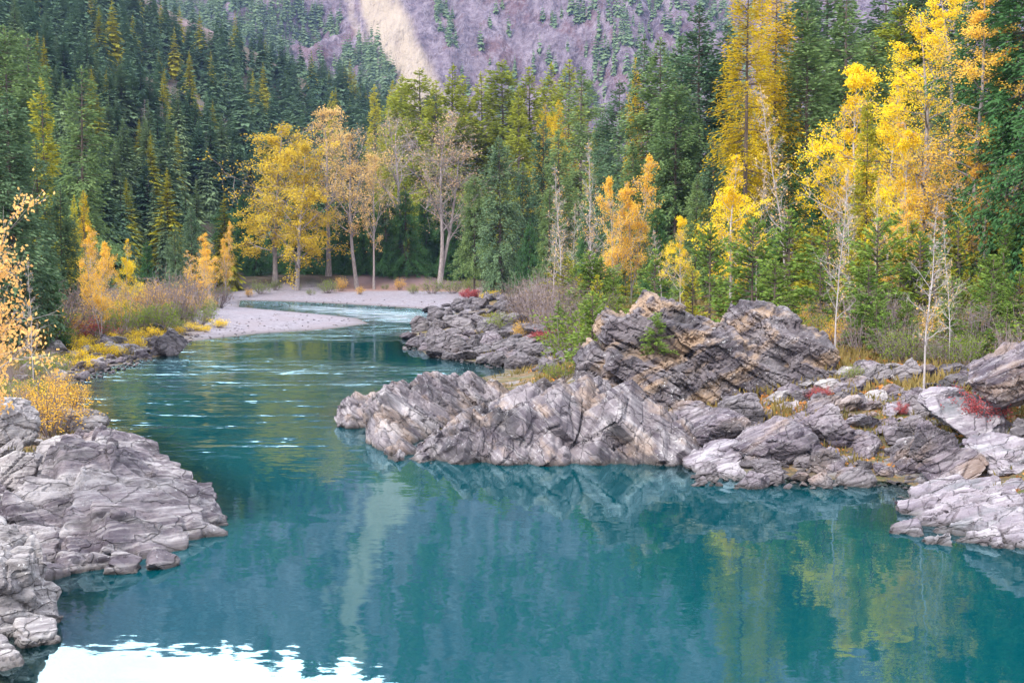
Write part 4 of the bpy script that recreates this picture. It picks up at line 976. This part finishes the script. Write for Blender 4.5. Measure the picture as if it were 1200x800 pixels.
# broadleaves, right
for k, nm, x, y, Y, b, w, l in (
    ('bigcotton', 'cottonwood_tree', 1082, 12, 74, None, 1.5, 'large bright yellow cottonwood on the right bank'),
    ('bigcotton', 'cottonwood_tree', 1112, -40, 84, None, 1.2, 'yellow cottonwood behind, its top cut by the picture'),
    ('ragged', 'cottonwood_tree', 1140, -15, 68, None, 1.5, 'ragged orange cottonwood with a long bare grey trunk'),
    ('aspen0', 'aspen_tree', 1002, 72, 82, None, 1.15, 'pointed yellow aspen, brightest on the right bank'),
    ('aspen1', 'aspen_tree', 982, 120, 84, None, .8, 'small yellow aspen tucked beside the pointed one'),
    ('aspen1', 'aspen_tree', 858, 178, 78, None, 1.35, 'small yellow aspen under the golden larch'),
    ('aspen0', 'aspen_tree', 798, 252, 88, None, .9, 'low yellow aspen above the crag'),
    ('orange0', 'aspen_tree', 738, 178, 108, None, .9, 'orange aspen behind the leaning bare birch'),
    ('orange1', 'aspen_tree', 716, 205, 106, None, .8, 'fading orange aspen left of the brighter one'),
    ('orange1', 'aspen_tree', 1160, 175, 66, None, 1.0, 'orange leaved aspen under the massive dark cedar'),
    ('aspen1', 'aspen_tree', 1042, 88, 80, None, 1.1, 'yellow aspen filling the gap between the pointed aspen and the large cottonwood'),
    ('orange1', 'aspen_tree', 1118, 130, 70, None, 1.1, 'orange aspen in front of the ragged cottonwood trunk'),
    ('aspen0', 'aspen_tree', 1060, 150, 70, None, 1.0, 'lower yellow aspen before the large yellow cottonwood'),
    ('orange0', 'aspen_tree', 1065, 230, 64, None, 1.0, 'low orange aspen under the yellow cottonwood'),
    ('orange0', 'aspen_tree', 108, 262, 96, None, .9, 'orange aspen on the left bank'),
    ('orange1', 'aspen_tree', 118, 280, 92, None, .9, 'second orange aspen crowding the first on the left bank'),
    ('aspen1', 'aspen_tree', 147, 278, 104, None, .8, 'small yellow aspen at the end of the left brush'),
    ('orange0', 'aspen_tree', 248, 272, 158, None, 1.2, 'pointed orange aspen at the gravel bar'),
    ('orange1', 'aspen_tree', 232, 290, 150, None, 1.2, 'rounded orange aspen left of the pointed one at the gravel bar'),
    ('orange0', 'aspen_tree', 262, 258, 205, None, .7, 'little orange tree against the hillside cedars'),
): T(k, x, y, Y, b, l, name=nm, group='autumn broadleaf trees', wide=w)
# bare birches
for k, x, y, Y, b, w, rz, l in (
    ('thin0', 978, 195, None, 432, .8, 10, 'slim birch with a white foot and few orange leaves on the leafy slope'),
    ('thin1', 1083, 232, None, 468, 1.1, 60, 'bare grey birch rooted among the boulders, nearest the water'),
    ('thin0', 1112, 250, None, 428, .8, 200, 'short white birch right of the bare grey birch'),
    ('thin1', 997, 195, 62, None, .9, 150, 'pale birch standing behind the slim white footed one'),
    ('thin0', 922, 95, 82, None, 1.0, 300, 'bare white birch leaning left before the huge soft pine'),
    ('thin1', 648, 218, 116, None, 1.0, 20, 'pale birch pole at the edge of the middle wood'),
    ('thin0', 702, 158, 112, None, .9, 100, 'tall bare birch leaning left of the orange aspens'),
    ('thin1', 722, 230, 108, None, .8, 240, 'thin grey birch under the orange aspens'),
    ('thin0', 888, 190, 80, None, .7, 80, 'thin birch pole right of the small yellow aspen'),
    ('thin1', 1055, 215, 66, None, .8, 330, 'grey birch pole under the yellow cottonwood'),
    ('thin0', 1028, 200, 70, None, .6, 130, 'straight pale birch pole under the greenish larch'),
    ('thin1', 1150, 250, 64, None, .7, 45, 'bare birch pole before the dark cedar'),
    ('thin0', 775, 265, 92, None, 1.3, 215, 'small dead birch behind the crag'),
    ('thin1', 36, 300, 64, None, .8, 170, 'bare white birch pole on the left bank'),
): T(k, x, y, Y, b, l, name='birch_tree', group='bare birches', wide=w, rz=rz)

# half grown pines standing in front of the tall trees
for k, x, y, Y, w, l in (
    ('young0', 832, 262, 74, 1.0, 'half grown olive pine left of the small yellow aspen'), ('young1', 882, 258, 68, 1.0, 'half grown green pine in front of the small yellow aspen'),
    ('young2', 925, 246, 66, 1.1, 'half grown pine in front of the tilted white birch'), ('young0', 908, 300, 60, 1.2, 'shorter pine left of the half grown one before the white birch'),
    ('young1', 1028, 256, 60, 1.0, 'half grown bright pine right of the pale birch behind the slim one'), ('young2', 1018, 305, 56, 1.2, 'shorter bright pine at the foot of the pale birch behind the slim one'),
    ('young0', 1165, 298, 57, 1.2, 'broad young pine under the orange leaved aspen at the right'), ('young1', 1195, 318, 54, 1.2, 'young pine at the right edge above the overhanging boulder'),
    ('young2', 768, 292, 80, 1.1, 'young olive pine behind the crag top'), ('younglime0', 700, 322, 78, 1.1, 'yellow green young pine left of the crag'),
    ('young0', 675, 310, 96, 1.0, 'young pine at the edge of the middle wood'), ('younglime1', 812, 312, 66, 1.1, 'yellow green young pine above the crag saddle'),
    ('young2', 962, 292, 60, 1.0, 'young pine left of the slim birch'), ('younglime0', 1095, 300, 60, 1.0, 'yellow green young pine right of the bare grey birch'),
): T(k, x, y, Y, None, l, name='pine_tree', group='half grown pines', wide=w)
# ------------------------------------------------------------------ saplings, shrubs, brush
def shrubs(keys, poly, n, mind, hr, seed, name, cat, label, group, wide=(0.9, 1.4)):
    r = rs(seed)
    for x, y in sorted(scatter_px(poly, n, mind, seed), key=lambda p: p[1]):
        p = hit(x, y); k = keys[r.randint(len(keys))]
        plant(k, x, 0, None, None, label, cat, name, group, r.uniform(*wide), r.uniform(0, 360), foot=p, H=r.uniform(*hr))
RB = [(640, 398), (760, 348), (860, 358), (930, 372), (985, 420), (1100, 430), (1200, 440), (1240, 400), (1240, 338), (640, 338)]
shrubs(('young0', 'young1', 'young2', 'younglime0', 'younglime1'), [(650, 352), (760, 340), (1230, 335), (1230, 378), (1000, 385), (860, 356), (760, 347), (670, 392)], 125, 10, (1.6, 5.5), 601, 'pine_sapling', 'sapling',
       'green pine sapling in the brush of the right bank', 'pine saplings on the right bank', (1.0, 1.5))
shrubs(('bareshrub0', 'bareshrub1', 'bareshrub2'), RB, 66, 13, (1.0, 2.6), 603, 'bare_shrub', 'shrub', 'leafless purplish shrub in the brush of the right bank', 'bare shrubs on the right bank')
shrubs(('greenshrub0', 'greenshrub1', 'greenshrub2'), RB, 50, 15, (0.7, 1.7), 605, 'green_shrub', 'shrub', 'low green shrub in the brush of the right bank', 'green shrubs on the right bank')
shrubs(('orangeshrub0', 'orangeshrub1', 'orangeshrub2'), [(640, 392), (760, 342), (1230, 338), (1230, 400), (990, 415), (860, 356), (760, 346)], 44, 18, (0.8, 2.0), 607, 'autumn_shrub', 'shrub',
       'small orange leaved shrub in the brush of the right bank', 'autumn shrubs on the right bank')
shrubs(('bareshrub0', 'bareshrub2'), [(600, 352), (690, 350), (700, 385), (640, 395), (600, 372)], 26, 10, (1.8, 4.5), 609, 'bare_shrub', 'shrub', 'grey leafless bush above the middle rock spit', 'bare bushes above the middle spit')
shrubs(('young0', 'greenshrub1', 'young2'), [(640, 420), (680, 360), (740, 352), (700, 395), (690, 430)], 16, 15, (1.2, 3.6), 611, 'green_sapling', 'sapling', 'light green sapling climbing the left side of the crag', 'saplings beside the crag', (1.1, 1.5))
shrubs(('bareshrub0', 'greenshrub0', 'young0', 'orangeshrub0', 'bareshrub2'), [(1240, 470), (1240, 345), (1560, 345), (1560, 560), (1400, 560)], 46, 24, (0.9, 3.4), 615, 'mixed_shrub', 'shrub', 'shrub in the thicket just beyond the right edge', 'shrubs beyond the right edge')
# left bank
LB = [(20, 410), (60, 372), (130, 366), (240, 352), (262, 360), (232, 385), (170, 392), (110, 402)]
shrubs(('bareshrub0', 'bareshrub1', 'bareshrub2'), [(10, 400), (60, 368), (240, 350), (262, 360), (225, 378), (120, 388), (40, 405)], 28, 14, (2.0, 4.6), 621, 'bare_shrub', 'shrub', 'leafless grey shrub in the left bank thicket', 'bare shrubs on the left bank')
shrubs(('yellowshrub0', 'yellowshrub1', 'yellowshrub2'), [(60, 425), (110, 400), (170, 392), (262, 372), (270, 385), (215, 400), (150, 412), (100, 432)], 21, 14, (0.5, 1.1), 623, 'yellow_shrub', 'shrub',
       'low bright yellow shrub at the foot of the left bank', 'yellow shrubs on the left bank', (1.1, 1.6))
shrubs(('orangeshrub0', 'orangeshrub1', 'orangeshrub2'), [(-10, 410), (30, 380), (110, 370), (210, 360), (250, 362), (150, 388), (40, 415)], 36, 12, (1.4, 3.4), 625, 'orange_shrub', 'shrub', 'rusty orange shrub in the left bank thicket', 'orange shrubs on the left bank')
shrubs(('greenshrub0', 'greenshrub1'), LB, 24, 14, (1.2, 3.0), 627, 'green_shrub', 'shrub', 'olive willow shrub in the left bank thicket', 'olive shrubs on the left bank')
shrubs(('orangeshrub0', 'bareshrub0', 'bareshrub1'), [(10, 520), (20, 470), (70, 450), (110, 480), (95, 505), (60, 520)], 11, 16, (0.9, 1.7), 629, 'twiggy_shrub', 'shrub', 'twiggy shrub spilling over the boulders of the near left bank', 'twiggy shrubs on the near left bank')
shrubs(('greenshrub1', 'bareshrub0'), [(-10, 520), (0, 440), (60, 420), (80, 440), (50, 470)], 14, 16, (0.9, 1.7), 631, 'dull_shrub', 'shrub', 'dull green or bare shrub on the near left bank', 'dull shrubs on the near left bank')
shrubs(('greenshrub0', 'greenshrub2', 'orangeshrub1'), [(262, 350), (330, 347), (560, 344), (560, 338), (262, 340)], 26, 16, (1.2, 3.0), 633, 'understorey_shrub', 'shrub', 'shrub at the dark wood edge behind the back beach', 'shrubs behind the back beach')
shrubs(('young0', 'young1', 'young2', 'greenshrub0'), [(860, 366), (940, 378), (985, 418), (1100, 428), (1230, 425), (1230, 372), (900, 352)], 44, 14, (1.0, 2.8), 641, 'low_sapling', 'sapling',
       'light green sapling on the open slope in front of the right bank trees', 'saplings on the open right slope', (1.0, 1.4))
def poles(keys, poly, n, mind, hr, seed, label, group, wide):
    r = rs(seed)
    for x, y in sorted(scatter_px(poly, n, mind, seed), key=lambda p: p[1]):
        plant(keys[r.randint(len(keys))], x, 0, None, None, label, 'tree', 'slender_tree', group, r.uniform(*wide), r.uniform(0, 360), foot=hit(x, y), H=r.uniform(*hr))
poles(('thin0', 'thin1'), [(640, 375), (700, 345), (1230, 335), (1230, 365), (900, 352), (760, 345)], 34, 12, (6, 13), 651, 'bare pole thin tree among the saplings of the right bank', 'bare pole trees on the right bank', (.6, 1.0))
poles(('orange0', 'orange1', 'aspen0', 'aspen1'), [(690, 345), (1230, 335), (1230, 362), (900, 352), (760, 345)], 16, 24, (4, 9), 653, 'small orange to yellow leaved tree among the saplings of the right bank', 'small autumn trees on the right bank', (.8, 1.2))
# singled out
plant('redshrub0', 1135, 0, None, None, 'crimson shrub growing above the white slab boulder', 'shrub', 'red_shrub', None, 1.2, 0, foot=atd(1136, 497, 42.6), H=1.35)
plant('redshrub1', 1052, 0, None, None, 'small crimson shrub left of the larger crimson one', 'shrub', 'red_shrub', None, 1.0, 0, foot=hit(1055, 486), H=0.5)
plant('redshrub2', 962, 0, None, None, 'pinkish red shrub beside the right end of the crag', 'shrub', 'red_shrub', None, 1.2, 0, foot=hit(962, 468), H=0.55)
plant('redshrub0', 648, 0, None, None, 'red shrub on the bare ground above the middle spit', 'shrub', 'red_shrub', None, 1.8, 90, foot=hit(650, 402), H=1.1)
plant('redshrub1', 548, 0, None, None, 'red shrub at the wood edge at the end of the beach', 'shrub', 'red_shrub', None, 1.4, 0, foot=hit(549, 350), H=1.7)
plant('redshrub2', 92, 0, None, None, 'dark red shrub on the stony left bank', 'shrub', 'red_shrub', None, 1.8, 0, foot=hit(92, 400), H=1.7)
plant('yellowshrub0', 574, 0, None, None, 'yellow shrub beside the pine trunks at the river bend', 'shrub', 'yellow_shrub', None, 1.4, 0, foot=hit(574, 352), H=1.5)
plant('orangeshrub1', 612, 0, None, None, 'orange shrub on the middle rock spit', 'shrub', 'orange_shrub', None, 1.2, 0, foot=hit(612, 398), H=1.5)
plant('greenshrub0', 1002, 0, None, None, 'dark green juniper cushion beside the slim birch', 'shrub', 'juniper_shrub', None, 1.4, 0, foot=hit(1003, 447), H=0.8)
plant('greenshrub1', 588, 0, None, None, 'round green bush on the middle rock spit', 'shrub', 'green_shrub', None, 1.2, 0, foot=hit(588, 388), H=1.7)
plant('young1', 770, 0, None, None, 'tiny pine rooted in a ledge on top of the crag', 'sapling', 'pine_sapling', None, 1.3, 0, foot=atd(768, 412, 50.4), H=1.6)
plant('young0', 690, 0, None, None, 'feathery green pine sapling hugging the left foot of the crag', 'sapling', 'pine_sapling', None, 1.3, 40, foot=hit(694, 432), H=3.4)
plant('greenshrub2', 655, 0, None, None, 'yellow green bush between the bench and the crag', 'shrub', 'green_shrub', None, 1.3, 40, foot=hit(660, 446, 55), H=1.1)
plant('orangeshrub2', 52, 0, None, None, 'largest orange shrub, arching over the boulders of the near left bank', 'shrub', 'orange_shrub', None, 1.25, 40, foot=hit(60, 512), H=2.5)

# the peach leaved tree at the left edge, near the camera
tb, lb = broadleaf(470, 7.5, .075, .38, 20, .36, .7, 8, 5, 10, .09, min_r=.006)
proto('peach', 7.5, (tb, lb), 'peach', 'birch')
x_ = atd(-28, 300, 29)[0]
plant('peach', -10, 0, None, None, 'near peach leaved tree reaching in from the left edge', 'tree', 'aspen_tree', None, 0.9, 30, foot=(x_, 29.0, ground(x_, 29.0)), H=8.4)

# undergrowth: grass, fallen leaves, seedlings
def undergrowth():
    r = rs(88); b = {'grass': Buf(), 'litter': Buf()}
    def cover(x0, x1, y0, y1, n, hr, kind, ok):
        X = r.uniform(x0, x1, n) ; Y = r.uniform(y0, y1, n); X = (X - 600) / FPX * Y
        s = poly_sd(X, Y, SH); g = np.max([sstep(poly_sd(X, Y, gp), 1.0, -1.0) for gp in GRAVEL], 0)
        patch = fbm2(X, Y, 0.25, 3, 12)
        m = (s > 1.2) & (g < .3) & (patch > r.uniform(-.35, .15, n)) & ok(X, Y); X, Y = X[m], Y[m]; Z = Hgt(X, Y); n = len(X)
        P = np.column_stack([X, Y, Z - 0.03]); h = r.uniform(*hr, n) * (0.6 + 0.8 * np.clip(patch[m] + .4, 0, 1))
        if kind == 'grass':
            for k in range(3):
                d = unit(np.column_stack([r.normal(0, .35, n), r.normal(0, .35, n), np.ones(n)])); leaf_quads(b['grass'], r, P + np.column_stack([r.normal(0, .08, (n, 2)), np.zeros(n)]), d, h, h * .16, np.clip(.5 + .8 * patch[m] + r.normal(0, .2, n), 0, 1))
        else:
            d = unit(r.normal(size=(n, 3)) * np.array([1, 1, .25])); leaf_quads(b['litter'], r, P + np.array([0, 0, .06]), d, h, h * .7, r.uniform(0, 1, n))
    yes = lambda X, Y: Y > 0
    right = lambda X, Y: X > np.interp(Y, XC_Y, XC_X)
    cover(560, 1750, 30, 130, 56000, (.18, .55), 'grass', right); cover(-150, 300, 26, 150, 22000, (.18, .5), 'grass', lambda X, Y: ~right(X, Y))
    cover(620, 1700, 30, 80, 60000, (.12, .26), 'litter', right)
    g = obj('undergrowth', b['grass'].mesh('undergrowth', leaf_mat('grass_blades', (0.10, 0.095, 0.03), (0.30, 0.22, 0.08), .3, 0.0))); tag(g, 'dry grass and low growth covering both banks', None, None, 'stuff')
    g = obj('leaf_litter', b['litter'].mesh('leaf_litter', leaf_mat('fallen_leaves', (0.22, 0.09, 0.04), (0.55, 0.25, 0.07), .2, 0.0))); tag(g, 'fallen orange leaves lying on the right slope', None, None, 'stuff')
undergrowth()

# ------------------------------------------------------------------ hillside forest
def hill_points():
    r = rs(9); pts = []
    for Y0, Y1, n, md in ((188, 300, 260, 4.8), (300, 420, 390, 5.8), (420, 660, 800, 6.6)):
        cnt = 0
        for _ in range(14000):
            Y = r.uniform(Y0, Y1); px = r.uniform(-160, 720); x = (px - 600) / FPX * Y
            if px > 270 and Y < 262: continue
            if px > 430 and Y < 330: continue
            if px < 270 and Y < 190 + max(0, px - 120) * 0.2: continue
            if 2.2 * vnoise(np.array([[x * .02, Y * .012, 3.0]]), 5)[0] > 1.0: continue
            if any(abs(a - x) < md and (a - x) ** 2 + (b - Y) ** 2 < md * md for a, b, _ in pts): continue
            pts.append((x, Y, px)); cnt += 1
            if cnt >= n: break
    return pts
HP = hill_points(); HP.sort(key=lambda p: p[1])
HZ = Hgt(np.array([p[0] for p in HP]), np.array([p[1] for p in HP]))
r = rs(10); rest = []
n_con = n_lar = 0
for (x, Y, px), z in zip(HP, HZ):
    larch = r.uniform() < (0.10 if Y < 420 else 0.14); h = r.uniform(13, 22) + (r.uniform(0, 6) if r.uniform() < .15 else 0); w = r.uniform(.9, 1.3); rz = r.uniform(0, 6.28); k = f'hilllarch{r.randint(2)}' if larch else f'hill{r.randint(5)}'
    if not larch and r.uniform() < .05 and n_con < 225: k = f'hilldead{r.randint(2)}'; h *= .75
    if (larch and n_lar < 60) or (not larch and n_con < 225):
        if larch: n_lar += 1
        else: n_con += 1
        nm = 'larch_tree' if larch else 'conifer_tree'
        s = h / PROTO[k][0]; o = empty(nm, (x, Y, z - .3), rz, (s * w, s * w, s)); obj('trunk', PROTO[k][1], o); obj('crown', PROTO[k][2], o)
        near = Y < 330
        tag(o, ('olive yellow larch scattered among the dark conifers of the lower left hillside' if near else 'olive yellow larch scattered high on the left hillside') if larch else
            ('grey purplish dead conifer standing bare on the left hillside' if k.startswith('hilldead') else 'dark blue green conifer packed on the lower left hillside' if near else 'dark blue green conifer packed on the upper left hillside'), 'tree',
            ('larches on the lower hillside' if near else 'larches on the upper hillside') if larch else ('dead conifers on the hillside' if k.startswith('hilldead') else 'conifers on the lower hillside' if near else 'conifers on the upper hillside'))
    else: rest.append((k, x, Y, z, h, w, rz))
def merged(name, items, mats, label, keys):
    V, Q, Ti, Mi = [], [], [], []; n = 0
    cache = {}
    for k in set(i[0] for i in items):
        me = PROTO[k][2]; co = np.empty(len(me.vertices) * 3, np.float32); me.vertices.foreach_get('co', co)
        q = np.empty(len(me.loops), np.int32); me.loops.foreach_get('vertex_index', q); t = np.empty(len(me.vertices), np.float32); me.attributes['tint'].data.foreach_get('value', t)
        cache[k] = (co.reshape(-1, 3), q.reshape(-1, 4), t)
    F = {m: [] for m in range(len(mats))}
    for k, x, y, z, h, w, rz in items:
        co, q, t = cache[k]; s = h / PROTO[k][0]; R = rot('z', math.degrees(rz))
        V.append((co * np.array([s * w, s * w, s])) @ R.T + np.array([x, y, z - .3])); F[keys.index(k[:5])].append(q + n); Ti.append(np.clip(t * .3 + .7 * abs(math.sin(x * 12.9 + y * 7.7)), 0, 1)); n += len(co)
    o = obj(name, make_mesh(name, np.concatenate(V), [(np.concatenate(f), m) for m, f in F.items() if f], mats, {'tint': np.concatenate(Ti)}, False))
    return tag(o, label, None, None, 'stuff')
rest = [(('farhl0' if i[0].startswith('hilll') else f'farhc{int(i[0][-1]) % 3}'),) + i[1:] for i in rest]
merged('hillside_forest', rest, [LF['bluish'], LF['olive']], 'dense conifer forest covering the upper left hillside', ['farhc', 'farhl'])
# far mountain wood: coarse trees, one mass
for i in range(3): proto(f'mountc{i}', 24, tiered(386 + i, 24, (4.4, 3.8, 5.0)[i], 11, 6, .95), 'bluish', 'brown')
def mountain_trees():
    r = rs(14); items = []; I = np.arange(MX.size); ok = (IX > 150) & (IX < 900) & (IY < 190) & (IY > -230); I = I[ok.ravel()]
    fx, fy, fz, ix, iy, sc_ = MX.ravel(), MY.ravel(), MZ.ravel(), IX.ravel(), IY.ravel(), scree.ravel()
    for i in r.permutation(I)[:40000]:
        d = 0.0; x, y = ix[i], iy[i]
        n = float(vnoise(np.array([[fx[i] * .012, fy[i] * .008, 1.0]]), 7)[0]); n2 = float(vnoise(np.array([[fx[i] * .035, fz[i] * .02, 4.0]]), 9)[0])
        if x < 470: d = .9 * np.clip((y - np.interp(x, [200, 300, 380, 440, 470], [-70, -55, 10, 40, 60])) / 25, 0, 1) * (1 if n > -.45 else .15)
        if 455 < x < 560: d = max(d, .8 * (abs(x - (515 + .25 * y)) < 16 + 14 * n) * (y < 60)); d = max(d, .7 * (70 < y < 130) * (n > -.3))
        if x >= 540: d = max(d, .5 if n > .2 else .10); d = max(d, .75 * (abs(y - (10 + (x - 640) * .28 + 20 * n)) < 9) * (n2 > -.1) * (x > 620)); d = max(d, .5 * (y > 85) * (n2 > 0))
        if y < -20 and x > 300: d = max(d, .25 * (n2 > .2))
        if sc_[i] > .5: d *= .04
        if r.uniform() < d * (.42 if x < 470 else .22): items.append((f'mountc{r.randint(3)}', fx[i], fy[i], fz[i], r.uniform(13, 27), r.uniform(.75, 1.1), r.uniform(0, 6.28)))
    print('mountain trees', len(items))
    merged('mountain_forest', items, [LF['bluish']], 'far hazy conifers clinging to the purple mountainside', ['mount'])
mountain_trees()

# ------------------------------------------------------------------ the air of the valley
def haze():
    x0, x1, y0, y1, z0, z1 = -1700, 2200, -60, 2080, -40, 980
    V = np.array([[x, y, z] for x in (x0, x1) for y in (y0, y1) for z in (z0, z1)], float)
    Q = np.array([[0, 1, 3, 2], [4, 6, 7, 5], [0, 4, 5, 1], [2, 3, 7, 6], [0, 2, 6, 4], [1, 5, 7, 3]])
    t = NT('haze'); v = t.n('ShaderNodeVolumePrincipled', {'Color': (0.36, 0.50, 1.0), 'Density': 0.00007, 'Anisotropy': 0.0})
    t.t.links.new(v.outputs[0], t.out.inputs['Volume'])
    o = obj('haze', make_mesh('haze', V, [(Q, 0)], [t.m])); tag(o, 'thin bluish haze filling the valley', None, None, 'stuff')
haze()
